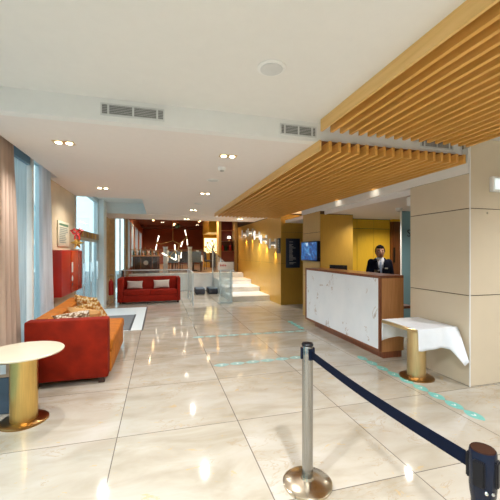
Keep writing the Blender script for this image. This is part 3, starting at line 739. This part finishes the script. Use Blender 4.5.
def glass_panel(t, p0, p1, z0a, z0b, z1a, z1b, mat='glass_rail', th=.012, name='glass_pane'):
    d = Vector((p1[0]-p0[0], p1[1]-p0[1], 0)).normalized(); n = Vector((-d.y, d.x, 0))*th/2
    a, b = Vector((*p0, 0)), Vector((*p1, 0)); rg = []
    for p, z0, z1 in ((a, z0a, z1a), (b, z0b, z1b)): rg.append([p-n+Vector((0, 0, z0)), p+n+Vector((0, 0, z0)), p+n+Vector((0, 0, z1)), p-n+Vector((0, 0, z1))])
    return MB().loft(rg).build(name, mat, t, True, smooth=False)
bs = thing('stair_balustrade', 'clear glass balustrade rising along the left side of the stairs', 'balustrade', (2.2, 12, 0))
for y0, y1, s0, s1 in ((10.22, 11.45, .17, .34), (11.48, 12.6, .34, .51), (12.63, 13.80, .51, .68)):
    glass_panel(bs, (2.20, y0), (2.20, y1), 0, 0, s0+.92, s1+.95)
MB().tube([(2.20, 10.22, 1.10), (2.20, 13.85, 1.66)], .018).build('handrail', 'chrome', bs, True)
for y, z in ((10.22, 1.10), (12.0, 1.38), (13.85, 1.66)): B(2.175, 2.225, y-.02, y+.02, 0, z).build('post', 'alu', bs, True)
pb = thing('platform_balustrade', 'long glass balustrade along the edge of the raised restaurant', 'balustrade', (.4, 13.96, .72))
xs = [-1.15, -.35, .45, 1.25, 2.10]
for a, b in zip(xs, xs[1:]): glass_panel(pb, (a+.01, 13.96), (b-.01, 13.96), .72, .72, 1.68, 1.68, 'glass_dark')
B(-1.15, 2.12, 13.945, 13.975, 1.68, 1.70).build('top_rail', 'bronze_frame', pb, True)
gs = thing('glass_screen', 'low clear glass screen with a pale rail behind the crimson sofa', 'screen', (-.1, 11.5, 0))
for a, b in ((-1.15, -.4), (-.38, .38), (.40, .95)): glass_panel(gs, (a, 11.52), (b, 11.52), 0, 0, .98, .98)
glass_panel(gs, (.97, 11.50), (.97, 9.85), 0, 0, .98, .98)
B(-1.2, .99, 11.505, 11.535, .98, 1.01).build('top_rail', 'alu', gs, True); B(.955, .985, 9.85, 11.505, .98, 1.01).build('top_rail', 'alu', gs, True)
for x, y in ((.97, 11.52), (.97, 9.84), (-1.17, 11.52)): B(x-.022, x+.022, y-.022, y+.022, 0, .98).build('post', 'alu' if x > 0 else 'dark_frame', gs, True)
for x, lab in ((1.50, 'dark low ottoman with a grey top, left of the pair before the white platform wall'), (1.98, 'dark low ottoman with a grey top, right of the pair before the white platform wall')):
    t = thing('ottoman', lab, 'ottoman', (x+.0, 12.6, 0), 0, 'low ottomans by the platform wall')
    B(-.17, .17, -.28, .42, .02, .20, bev=.02).build('ottoman_body', 'chair_dark', t); B(-.165, .165, -.27, .41, .20, .23, bev=.01).build('ottoman_top', 'chair_blue', t)
    mb = MB(); [mb.box(sx-.02, sx+.02, sy-.02, sy+.02, 0, .02) for sx in (-.13, .13) for sy in (-.22, .36)]; mb.build('feet', 'black', t)
# acrylic lectern with sign
lc = thing('acrylic_lectern', 'clear acrylic stand at the foot of the stairs', 'lectern', (2.0, 10.05, 0))
mb = MB(); mb.box(-.22, .22, -.12, .12, 0, .02); mb.box(-.20, -.185, -.10, .10, .02, 1.0); mb.box(.185, .20, -.10, .10, .02, 1.0); mb.build('side_panels', 'acrylic', lc)
B(-.185, .185, -.01, .0, .02, .95).build('front_panel', 'acrylic', lc)
mb = MB(); mb.loft([[(-.24, -.16, 1.00), (.24, -.16, 1.00), (.24, .14, 1.16), (-.24, .14, 1.16)], [(-.24, -.17, 1.015), (.24, -.17, 1.015), (.24, .13, 1.175), (-.24, .13, 1.175)]]); mb.build('sloped_top', 'acrylic', lc)
sg = thing('sign_board', 'pale pink sign board with red lettering on top of the acrylic stand', 'sign', (2.0, 9.97, 1.02))
B(-.24, .24, -.006, .006, .01, .27, bev=.003).build('board', 'pillow', sg)
mb = MB(); x = -.19
for k, (w, h) in enumerate(((.04, .08), (.04, .07), (.038, .08), (.04, .065))):
    mb.box(x, x+.016, -.009, -.006, .13, .13+h); mb.box(x+.016, x+w, -.009, -.006, .13+h/2-.01, .13+h/2+.01); x += w+.012
mb.build('red_lettering', 'red_bright', sg)
# chrome stand with red unit, left of the far sofa
rs = thing('extinguisher_stand', 'bright red cylinder on a chrome stand left of the crimson sofa', 'stand', (-1.42, 10.85, 0))
mb = MB(); mb.tube([(-.09, 0, 0), (-.09, 0, .82), (-.05, 0, .90), (.05, 0, .90), (.09, 0, .82), (.09, 0, 0)], .010); mb.tube([(-.09, 0, .25), (.09, 0, .25)], .008); mb.tube([(-.09, -.10, .01), (-.09, .10, .01)], .01); mb.tube([(.09, -.10, .01), (.09, .10, .01)], .01)
mb.build('chrome_frame', 'chrome', rs)
MB().lathe([(.065, .28), (.072, .30), (.072, .66), (.05, .72), (.02, .74), (.02, .78)], n=28).build('red_cylinder', 'red_bright', rs)

# ------------------------------------------------------------------ restaurant beyond
r = [(13.0, 13.9), (14.7, 15.9), (17.2, 19.0), (20.8, 23.0)]
mb = MB(); y = 13.9
for a, b in ((13.9, 14.7), (15.9, 17.2), (19.0, 20.8), (23.0, 26.0)): mb.box(-1.3, -1.16, a, b, .68, 3.36)
for a, b in r: mb.box(-1.3, -1.16, a, b, 2.85, 3.36); mb.box(-1.3, -1.16, a, b, .68 if a > 13.5 else 0, .95)
struct('wall_left', mb, 'rust')
for k, (a, b) in enumerate(r):
    w = sroot('window_%d' % (4+k), (-1.2, (a+b)/2, .95))
    mb = MB(); mb.box(-1.26, -1.12, a, a+.06, .95, 2.85); mb.box(-1.26, -1.12, b-.06, b, .95, 2.85); mb.box(-1.26, -1.12, a, b, 2.79, 2.85); mb.box(-1.26, -1.12, a, b, .95, 1.0)
    struct('window_frame', mb, 'alu', w); struct('window_pane', B(-1.22, -1.21, a+.06, b-.06, 1.0, 2.79), 'glass_street', w)
w = sroot('window_8', (-1.3, 12.35, 0))
mb = MB(); mb.box(-1.50, -1.47, 12.3, 12.36, 0, ZL); mb.box(-1.34, -1.30, 12.3, 12.36, 0, ZL); mb.box(-1.18, -1.14, 12.3, 12.36, 0, ZL); struct('window_frame', mb, 'alu', w)
struct('window_pane', B(-1.47, -1.18, 12.325, 12.335, 0, ZL), 'glass_street', w)
struct('trim_14', B(-1.14, -1.06, 12.3, 12.4, .0, ZL), 'bronze_frame')
# ceiling strips and beams
for k, (x, y) in enumerate(((-.3, 18), (2.2, 18), (.9, 21.0))):
    t = thing('ceiling_strip_light', ('warm strip light on the dark red ceiling, left one', 'warm strip light on the dark red ceiling, right one', 'warm strip light on the dark red ceiling, deepest one')[k], 'strip light', (x, y, 3.36), 0, 'restaurant ceiling strips')
    B(-.08, .08, -.9, .9, -.04, 0).build('housing', 'dark_frame', t); B(-.05, .05, -.88, .88, -.05, -.04).build('diffuser', 'strip', t)
struct('trim_15', B(-1.16, 3.5, 22.5, 22.9, 3.18, 3.36), 'rust_ceiling')
# bar
bar = thing('bar_counter', 'dark wood bar counter with a white round disc behind the glass', 'bar', (-.55, 16.4, .68))
B(-1.10, .02, 15.0, 15.6, .68, 1.40, bev=.01).build('counter_body', 'dark_wood', bar, True); B(-1.14, .06, 14.95, 15.65, 1.40, 1.46, bev=.005).build('counter_top', 'walnut_light', bar, True)
mb = MB(); [mb.box(x, x+.03, 14.98, 15.0, .72, 1.38) for x in (-1.05, -.78, -.30, -.06)]; mb.build('front_ribs', 'walnut', bar, True)
o = MB().lathe([(.10, 0), (.10, .01)], n=28).build('round_emblem', 'letter', bar); o.rotation_euler = (PI/2, 0, 0); o.location = Vector((-.55, 14.99, 1.13))-bar.location
for k in range(14):
    x = -1.06+k*.078; y = 15.12+.1*(k % 3); h = .16+.12*random.random()
    if k % 3 == 0:
        t = thing('bottle', 'green glass bottle standing on the bar counter', 'bottle', (x, y, 1.46), 0, 'green bottles on the bar counter')
        MB().lathe([(.032, 0), (.035, .02), (.035, h*.6), (.013, h*.8), (.013, h+.05)], n=14).build('bottle_body', 'bottle', t); MB().lathe([(.015, h+.03), (.015, h+.07)], n=10).build('cap', 'brass', t)
    elif k % 3 == 1:
        t = thing('bottle', 'amber glass bottle standing on the bar counter', 'bottle', (x, y, 1.46), 0, 'amber bottles on the bar counter')
        MB().lathe([(.032, 0), (.035, .02), (.035, h*.6), (.013, h*.8), (.013, h+.05)], n=14).build('bottle_body', 'bottle_amber', t); MB().lathe([(.015, h+.03), (.015, h+.07)], n=10).build('cap', 'black', t)
    else:
        o = MB().lathe([(.03, 0), (.008, .008), (.006, .08), (.04, .11), (.045, .17), (.04, .19)], c=(x, y, 1.46), n=14).build('wine_glass', 'clearw'); tag(o, 'stemmed glass standing on the bar counter', 'glass', 'stemmed glasses on the bar counter')
# chairs and tables
def rchair(mat):
    t = thing('dining_chair', '', 'chair')
    B(-.22, .22, -.22, .22, .42, .50, bev=.03).build('seat', mat, t)
    mb = MB(); mb.loft([[(-.21, .17, .48), (.21, .17, .48), (.21, .23, .48), (-.21, .23, .48)], [(-.22, .22, .95), (.22, .22, .95), (.22, .27, .95), (-.22, .27, .95)]]); mb.build('backrest', mat, t)
    for sx in (-.18, .18):
        for sy in (-.18, .18): MB().tube([(sx, sy, .42), (sx*1.1, sy*1.1, 0)], [.018, .012], 8).build('leg', 'dark_wood', t)
    return t
ch = {}
def place(mat, x, y, rz, label, grp):
    if mat not in ch: o = ch[mat] = rchair(mat)
    else: o = copy_tree(ch[mat])
    o.location = (x, y, .68); o.rotation_euler = (0, 0, rz); o['label'] = label; o['group'] = grp
for x, y, rz in ((.60, 15.6, 3.3), (1.75, 15.72, 2.9), (.95, 17.7, .2)): place('chair_blue', x, y, rz, 'blue grey upholstered dining chair in the raised restaurant', 'blue grey dining chairs')
for x, y, rz in ((1.14, 15.7, 3.1), (1.95, 17.6, -.2), (2.5, 16.9, 1.2)): place('chair_dark', x, y, rz, 'charcoal upholstered dining chair in the raised restaurant', 'charcoal dining chairs')
for k, (x, y, lab) in enumerate(((.62, 16.6, 'white clothed dining table beside the bar counter'), (1.65, 16.5, 'white clothed dining table before the gold panel'))):
    t = thing('dining_table', lab, 'table', (x, y, .68), 0)
    B(-.38, .38, -.38, .38, .72, .75, bev=.005).build('table_top', 'walnut', t); MB().lathe([(.2, 0), (.2, .02), (.03, .04), (.03, .72)], n=24).build('pedestal', 'black', t)
    c = MB(); rg = []
    for z, s in ((.76, .385), (.754, .40), (.45, .42)):
        p = []
        for i in range(40):
            a = 2*PI*i/40; m = 1/max(abs(math.cos(a)), abs(math.sin(a))); w = .012*math.sin(a*8) if z < .5 else 0; p.append((x+(s+w)*m*math.cos(a), y+(s+w)*m*math.sin(a), .68+z))
        rg.append(p)
    c.loft(rg, cap=False); c.b.faces.new(c.b.verts[:40]) if False else None
    B(x-.385, x+.385, y-.385, y+.385, .68+.755, .68+.762)
    c.box(x-.385, x+.385, y-.385, y+.385, .68+.752, .68+.761)
    tag(c.build('tablecloth', 'cloth'), 'white cloth on the table beside the bar' if k == 0 else 'white cloth on the table before the gold panel', 'tablecloth')
    for j in range(4):
        gx, gy = x+(-.2 if j % 2 else .2), y+(-.2 if j < 2 else .2)
        o = MB().lathe([(.035, 0), (.008, .008), (.006, .09), (.045, .13), (.05, .20), (.04, .23)], c=(gx, gy, 1.442), n=14).build('wine_glass', 'clearw'); tag(o, 'stemmed glass on a white clothed restaurant table', 'glass', 'stemmed glasses on the restaurant tables')
# window reflections in the glass, modelled as pale solid columns
for k, (x, y, w, lab) in enumerate(((.27, 14.8, .18, 'pale window reflection modelled as a block behind the platform glass, left of the pair'), (1.32, 14.7, .16, 'pale window reflection modelled as a block behind the platform glass, right of the pair'))):
    t = thing('column', lab, 'column', (x, y, .68), 0); B(-w/2, w/2, -w/2, w/2, .05, 1.12, bev=.01).build('shaft', 'white_cool', t); B(-w/2-.02, w/2+.02, -w/2-.02, w/2+.02, 0, .05).build('foot', 'white', t); B(-w/2-.02, w/2+.02, -w/2-.02, w/2+.02, 1.12, 1.15).build('cap', 'white', t)
# gold backlit panel with sculpture
lp = thing('backlit_panel', 'glowing gold backlit wall panel behind the branching sculpture', 'light panel', (3.1, 19.5, .68))
B(2.55, 3.60, 19.5, 19.7, .68, 3.3).build('panel_frame', 'gold_bright', lp, True); B(2.60, 3.45, 19.48, 19.5, 1.55, 2.42).build('glowing_face', 'lampbox', lp, True)
sc_ = thing('sculpture', 'dark bronze branching flower sculpture before the glowing gold panel', 'sculpture', (3.05, 19.2, .68))
B(-.15, .15, -.15, .15, 0, .85, bev=.01).build('plinth', 'dark_wood', sc_)
mb = MB(); random.seed(11)
for k in range(9):
    a = PI*(.08+.84*k/8); L = .42+.12*random.random(); pts = [(0, 0, .85)]
    for q in (.25, .5, .75, 1): pts.append((math.cos(a)*L*q+.06*math.sin(q*6+k), .04*math.sin(k), .85+.15*q+math.sin(a)*L*q*1.3+.06*math.cos(q*5+k)))
    mb.tube(pts, [.03, .025, .022, .018, .008], 8)
    if k % 2 == 0: mb.ball(pts[-1], (.07, .03, .05), 10)
mb.build('branches', 'brown_cap', sc_)
struct('trim_16', B(2.5, 3.7, 17.0, 19.5, 2.62, 3.36), 'gold_bright')
# shelf cabinet right of the stairs top
cb = thing('display_cabinet', 'dark red open display cabinet framed in gold beside the gold wall', 'cabinet', (3.1, 15.2, .68))
B(2.70, 3.56, 15.5, 15.56, .68, 3.2).build('back_panel', 'deep_red', cb, True)
mb = MB(); mb.box(2.66, 2.78, 15.0, 15.56, .68, 3.3); mb.box(3.40, 3.53, 14.95, 15.56, .68, 3.3); mb.build('gold_frame', 'gold_pale', cb, True)
B(2.78, 3.40, 15.02, 15.5, .68, 1.62).build('lower_panel', 'deep_red', cb, True)
for z in (1.62, 2.10, 2.60): B(2.78, 3.40, 15.05, 15.5, z, z+.03).build('shelf', 'walnut', cb, True)
t = thing('table_lamp', 'small warm lamp on the middle shelf of the display cabinet', 'lamp', (3.2, 15.25, 2.13))
MB().lathe([(.04, 0), (.015, .02), (.015, .12)], n=16).build('lamp_base', 'brass', t); MB().lathe([(.09, .12), (.05, .22)], n=20).build('lamp_shade', 'lamp_soft', t)
for k, (x, c, lab) in enumerate(((2.88, 'red_bright', 'red vase on the lowest shelf of the display cabinet, left'), (3.05, 'bottle', 'green vase on the lowest shelf of the display cabinet, middle'), (3.24, 'red_bright', 'red vase on the lowest shelf of the display cabinet, right'))):
    t = MB().lathe([(.03, 0), (.06, .08), (.05, .18), (.02, .24), (.03, .28)], c=(x, 15.2, 1.65), n=18).build('vase', c); tag(t, lab, 'vase', 'vases in the display cabinet')
# chandelier
cd = thing('chandelier', 'brass branching chandelier with slim white lamps over the restaurant', 'chandelier', (.58, 14.6, 3.36))
mb = MB(); c = Vector((0, 0, -1.27)); mb.tube([(0, 0, 0), c], .010, 8); mb.lathe([(.06, -.03), (.06, 0)], n=20); mb.build('stem', 'brass', cd)
armA = Vector((-.50, .05, -1.42)); armB = Vector((.28, -.05, -1.42)); armC = Vector((.55, 0, -1.14))
mb = MB(); mb.tube([c, armA], .011, 8); mb.tube([armA, (-.66, .05, -1.36)], .011, 8); mb.tube([c, armB], .011, 8); mb.tube([armB, armC], .011, 8); mb.tube([armB, (.22, 0, -1.62)], .011, 8); mb.tube([(.22, 0, -1.62), (.05, .1, -1.75)], .011, 8); mb.build('arm', 'brass', cd)
def rod(p, d, L):
    p = Vector(p); d = Vector(d).normalized()
    l = MB().tube([p+d*.05, p+d*(.05+L)], [.015, .022], 12).build('lamp_tube', 'lamp_soft', cd)
    MB().tube([p-d*.02, p+d*.06], .018, 12).build('lamp_socket', 'brass', cd)
for p, d in (((-.66, .05, -1.36), (.25, 0, 1)), ((-.66, .05, -1.38), (-.2, 0, -1)), ((.58, 0, -1.10), (-.22, 0, 1)), ((.60, 0, -1.14), (.08, 0, -1)), ((.44, -.02, -1.24), (-.35, 0, -1)), ((.10, .1, -1.75), (-.05, 0, 1)), ((.12, .1, -1.78), (.1, 0, -1)), ((.36, 0, -1.72), (-.05, 0, -1)), ((-.18, .1, -1.95), (-1, 0, .5)), ((-.14, .1, -1.97), (1, 0, -.5))):
    rod(p, d, .26)
MB().tube([(.05, .1, -1.75), (-.16, .1, -1.96)], .009, 8).build('arm', 'brass', cd); MB().tube([(.22, 0, -1.62), (.36, 0, -1.70)], .009, 8).build('arm', 'brass', cd)
t = thing('pendant_lamp', 'small dark green glass pendant above the chandelier', 'pendant lamp', (.80, 14.9, 3.36))
MB().tube([(0, 0, 0), (0, 0, -.46)], .006, 6).build('cord', 'black', t); MB().ball((0, 0, -.60), (.11, .11, .12), 16).build('glass_globe', 'bottle', t); MB().lathe([(.05, -.47), (.03, -.44)], n=16).build('cap', 'brass', t)

# ------------------------------------------------------------------ receptionist
def ell(c, rx, ry, n=20, rot=0, pw=1.0):
    r = []
    for i in range(n):
        a = 2*PI*i/n; x, y = math.copysign(abs(math.cos(a))**pw, math.cos(a))*rx, math.copysign(abs(math.sin(a))**pw, math.sin(a))*ry; r.append((c[0]+x, c[1]+y, c[2]))
    return r
# faces -Y in local space
def person(loc, rz):
    t = thing('person', 'man in a dark suit, white shirt and name badge standing behind the reception desk', 'person', loc, rz)
    mb = MB()
    mb.loft([ell((0, 0, z), a, b) for z, a, b in ((.84, .15, .10), (.92, .165, .115), (1.02, .145, .105), (1.12, .14, .10), (1.25, .16, .11), (1.36, .175, .11), (1.42, .165, .095), (1.46, .09, .07), (1.48, .06, .06))])
    mb.loft([ell((0, -.005+.0*z, z), a, a*1.05) for z, a in ((1.42, .065), (1.48, .056), (1.56, .056))])
    # head
    hc = (0, -.02, 1.64)
    mb.ball(hc, (.076, .095, .115), 28); mb.ball((0, -.045, 1.575), (.052, .058, .052), 20); mb.ball((0, .02, 1.66), (.078, .085, .095), 24)
    mb.loft([ell((0, -.112, 1.665), .007, .008, 10), ell((0, -.122, 1.64), .012, .014, 10), ell((0, -.122, 1.617), .018, .018, 10), ell((0, -.11, 1.608), .012, .012, 10)])
    for s in (-1, 1):
        mb.ball((s*.078, .0, 1.635), (.010, .020, .032), 12)
        # arms
        sh, el, wr = Vector((s*.185, .01, 1.40)), Vector((s*.235, .03, 1.12)), Vector((s*.20, -.17, .93))
        mb.ball(sh, .056, 14); mb.tube([sh, sh.lerp(el, .5), el], [.052, .047, .040], 14); mb.ball(el, .040, 12); mb.tube([el, el.lerp(wr, .4), wr], [.040, .038, .027], 14)
        d = (wr-el).normalized(); side = Vector((s*1, 0, 0)); pm = wr+d*.05
        mb.tube([wr-d*.01, wr+d*.03, wr+d*.085], [.026, .032, .034], 12)
        for f, (o, L) in enumerate(((-.030, .070), (-.010, .080), (.010, .075), (.029, .060))):
            p0 = wr+d*.085+side*o*s; p1 = p0+d*L*.45+Vector((0, 0, -.006)); p2 = p1+d*L*.35+Vector((0, 0, -.016)); p3 = p2+d*L*.15+Vector((0, 0, -.014)); mb.tube([p0-d*.02, p0, p1, p2, p3], [.0095, .0095, .009, .0085, .006], 8)
        q = wr+d*.03-side*.028; mb.tube([q, q-side*.02+d*.025, q-side*.028+d*.055+Vector((0, 0, -.01))], [.012, .0105, .008], 8)
        # legs
        mb.tube([(s*.085, 0, .92), (s*.09, 0, .70), (s*.095, -.01, .48), (s*.095, .01, .28), (s*.095, .015, .09)], [.092, .082, .060, .056, .042], 16)
        mb.tube([(s*.095, .04, .05), (s*.10, -.05, .045), (s*.105, -.16, .03)], [.045, .045, .03], 12)
    body = mb.build('body', 'skin', t)
    m = body.modifiers.new('r', 'REMESH'); m.mode = 'VOXEL'; m.voxel_size = .0065; m.use_smooth_shade = True
    m = body.modifiers.new('s', 'SMOOTH'); m.iterations = 4; m.factor = .5
    # shirt
    MB().loft([ell((0, 0, z), a, b) for z, a, b in ((1.0, .150, .112), (1.12, .150, .110), (1.25, .168, .119), (1.36, .182, .119), (1.42, .170, .104), (1.465, .095, .078), (1.50, .066, .068))]).build('shirt', 'shirt', t)
    mb = MB(); 
    for s in (-1, 1): mb.loft([[(0, -.072, 1.455), (s*.045, -.055, 1.51), (s*.06, -.045, 1.50), (s*.05, -.088, 1.44)], [(0, -.080, 1.450), (s*.05, -.065, 1.515), (s*.068, -.05, 1.50), (s*.055, -.098, 1.435)]])
    mb.build('collar', 'shirt', t)
    mb = MB(); mb.loft([[(-.014, -.088, 1.455), (.014, -.088, 1.455), (.012, -.078, 1.455), (-.012, -.078, 1.455)], [(-.022, -.128, 1.36), (.022, -.128, 1.36), (.02, -.118, 1.36), (-.02, -.118, 1.36)], [(-.032, -.126, 1.12), (.032, -.126, 1.12), (.03, -.112, 1.12), (-.03, -.112, 1.12)]]); mb.build('tie', simple('grey_blue_tie', (.26, .32, .46), .6), t)
    # jacket with open V
    Z = [.80, .88, .96, 1.04, 1.12, 1.18, 1.24, 1.30, 1.36, 1.41, 1.44, 1.47, 1.49]
    A = [.195, .195, .185, .172, .170, .178, .188, .200, .215, .205, .165, .110, .085]; Bq = [.15, .15, .142, .134, .128, .130, .134, .137, .136, .124, .110, .092, .082]
    n = 48; mb = MB(); R = []
    for z, a, b in zip(Z, A, Bq):
        R.append([mb.b.verts.new((a*math.cos(2*PI*i/n), b*math.sin(2*PI*i/n), z)) for i in range(n)])
    for j in range(len(Z)-1):
        zm = (Z[j]+Z[j+1])/2; v = max(0, (zm-1.14))*.26
        for i in range(n):
            q = R[j][i], R[j][(i+1) % n], R[j+1][(i+1) % n], R[j+1][i]; cx = sum(w.co.x for w in q)/4; cy = sum(w.co.y for w in q)/4
            if cy < 0 and abs(cx) < v: continue
            mb.b.faces.new(q)
    for s in (-1, 1):
        sh, el, wr = Vector((s*.175, .01, 1.405)), Vector((s*.24, .03, 1.12)), Vector((s*.205, -.145, .95))
        mb.ball(sh, (.068, .072, .062), 16); mb.tube([sh, sh.lerp(el, .5), el, el.lerp(wr, .5), wr], [.068, .062, .056, .050, .042], 18)
    jk = mb.build('jacket', 'suit', t); m = jk.modifiers.new('s', 'SOLIDIFY'); m.thickness = .006; m.offset = 1
    mb = MB()
    for s in (-1, 1): mb.loft([[(s*.005, -.150, 1.15), (s*.035, -.150, 1.17), (s*.03, -.140, 1.17)], [(s*.045, -.144, 1.30), (s*.095, -.138, 1.33), (s*.085, -.128, 1.33)], [(s*.07, -.105, 1.44), (s*.095, -.10, 1.45), (s*.085, -.095, 1.45)]])
    mb.build('lapels', 'suit', t)
    B(.075, .135, -.146, -.140, 1.285, 1.31).build('name_badge', 'letter', t)
    mb = MB()
    for s in (-1, 1): mb.tube([(s*.085, 0, .93), (s*.09, 0, .70), (s*.095, -.01, .48), (s*.095, .01, .28), (s*.095, .015, .07)], [.106, .096, .078, .074, .068], 18)
    mb.build('trousers', 'trousers', t)
    mb = MB()
    for s in (-1, 1): mb.tube([(s*.095, .07, .05), (s*.10, 0, .055), (s*.103, -.08, .045), (s*.106, -.20, .03)], [.045, .050, .047, .030], 14)
    mb.build('shoes', 'black', t)
    # hair: cap above the forehead
    q = bmesh.new(); bmesh.ops.create_uvsphere(q, u_segments=36, v_segments=24, radius=1); dele = []
    for v in q.verts:
        x, y, z = v.co; 
        front = y < -.25
        if z < (.42 if front else -.25+.5*max(0, -y)): dele.append(v)
    bmesh.ops.delete(q, geom=dele, context='VERTS')
    bmesh.ops.scale(q, vec=(.085, .108, .118), verts=q.verts); bmesh.ops.translate(q, vec=(0, -.006, 1.652), verts=q.verts)
    mb = MB(); mb.add(q); h = mb.build('hair', 'hair', t); m = h.modifiers.new('s', 'SOLIDIFY'); m.thickness = .014; m.offset = 0
    for s in (-1, 1):
        e = MB().ball((s*.032, -.102, 1.650), (.013, .008, .007), 12).build('eye', 'eyew', t); MB().ball((s*.032, -.109, 1.650), (.005, .003, .005), 8).build('iris', 'black', e)
        MB().tube([(s*.016, -.112, 1.668), (s*.034, -.110, 1.674), (s*.050, -.098, 1.668)], [.003, .0045, .003], 8).build('eyebrow', 'hair', t)
    MB().ball((0, -.106, 1.585), (.024, .008, .007), 12).build('mouth', 'lip', t)
    # set the head a little lower and broader on the neck
    for o in [t]+list(t.children_recursive):
        if o.type != 'MESH' or o.name.split('.')[0] in ('tie', 'trousers', 'shoes', 'name_badge'): continue
        for v in o.data.vertices:
            if v.co.z > 1.52 and o.name.split('.')[0] not in ('shirt', 'jacket', 'lapels', 'collar'):
                v.co.x *= 1.12; v.co.y = (v.co.y+.02)*1.08-.02; v.co.z = 1.52+(v.co.z-1.52)*1.06-.045*min(1, (v.co.z-1.52)/.04)
    return t
# standing at (3.98,5.2), turned towards the camera side
person((4.10, 5.42, 0), math.atan2(3.99, 5.22)*-1+.15)
bpy.data.objects['person'].scale = (.90, .95, .997)

# ------------------------------------------------------------------ lights
# out-of-view fill lamps added to brighten the hall, with copied fittings
for k, (x, y) in enumerate(((-.6, -1.2), (.8, -1.2), (-.6, 1.0), (.8, .6), (4.6, 1.2), (4.6, -1.4))):
    o = copy_tree(dp); o.location = (x, y, ZH); o['label'] = 'unseen twin spotlight added in the upper ceiling to brighten the hall'; o['group'] = 'added fill spotlights in the upper ceiling'
    spot('hall_fill_lamp', (x, y, ZH-.03), 150, (.97, .985, 1), 2.7, r=.04)
for (x, y) in ((4.4, 5.0), (4.6, 6.3), (5.6, 6.8)):
    spot('reception_lamp', (x, y, 2.46), 45, (1, .93, .84), 2.5)
for y in (4.80, 5.98): spot('bulkhead_lamp', (3.38, y, 2.645), .55, (1, .90, .72), 1.7, .9, .008, (0, -1.2, 0))
for y in (8.3, 8.8): spot('niche_lamp', (4.0, y, ZL-.02), 14, (1, .70, .35), 1.9)
for (x, y) in ((.2, 20), (2.4, 21.5), (1.2, 16.5), (2.2, 15.2), (-.4, 15.6), (-.3, 23.5)):  # added fill lamps, with fittings put in to house them
    o = copy_tree(dp); o.location = (x, y, 3.36); o['label'] = 'twin spotlight fitting added for a fill lamp in the dark red restaurant ceiling'; o['group'] = 'added fill spotlights in the restaurant ceiling'
    spot('restaurant_fill_lamp', (x, y, 3.34), 150, (1, .70, .42), 2.6, r=.02)
o = copy_tree(dp); o.location = (2.75, 11.2, ZL); o['label'] = 'twin spotlight added in the low ceiling to brighten the stairs'; o['group'] = 'added fill spotlights over the stairs'  # fitting and lamp added to brighten the stair treads
spot('stair_fill_lamp', (2.75, 11.2, ZL-.02), 130, (.95, .98, 1), 2.3, r=.02)
spot('cabinet_lamp', (3.1, 14.9, 3.3), 30, (1, .7, .4), 1.6)
# daylight through the glazing
def sky_area(n, y, z, sy, sz, p):
    a = area(n, (XW-.25, y, z), sz, sy, p, (.80, .92, 1.0), (0, -PI/2, 0)); return a
w = bpy.data.worlds.new('World'); sc.world = w; w.use_nodes = True; nt = w.node_tree; bg = nt.nodes['Background']
tc = nt.nodes.new('ShaderNodeTexCoord'); sp_ = nt.nodes.new('ShaderNodeSeparateXYZ'); nt.links.new(tc.outputs['Generated'], sp_.inputs[0])
rr = ramp(nt, [(.35, (.80, .89, .92)), (.75, (.76, .87, .95))]); nt.links.new(sp_.outputs[2], rr.inputs['Fac']); nt.links.new(rr.outputs['Color'], bg.inputs['Color'])
bg.inputs['Strength'].default_value = 1.3
for nme, y, z, sy, sz in (('portal_1', 4.79, 1.4, .74, 2.7), ('portal_2', 2.44, 1.4, 2.4, 2.7), ('portal_3', -1.5, 1.4, 3.7, 2.7), ('portal_4', 8.7, 1.5, 2.5, 2.9)):
    a = area(nme, (XW-.2, y, z), sz, sy, 1, (1, 1, 1), (0, -PI/2, 0)); a.data.cycles.is_portal = True

# ------------------------------------------------------------------ camera
cam = bpy.data.cameras.new('camera'); co = bpy.data.objects.new('camera', cam); COL.objects.link(co); sc.camera = co
co.location = (0, 0, 1.6); co.rotation_euler = (PI/2, 0, -math.atan(91/328)); cam.sensor_width = 36; cam.lens = 36*328/500; cam.shift_y = .004; cam.clip_start = .05
vs = sc.view_settings; vs.view_transform = 'Standard'; vs.look = 'None'; vs.gamma = 1; vs.exposure = 0.84; vs.use_curve_mapping = False
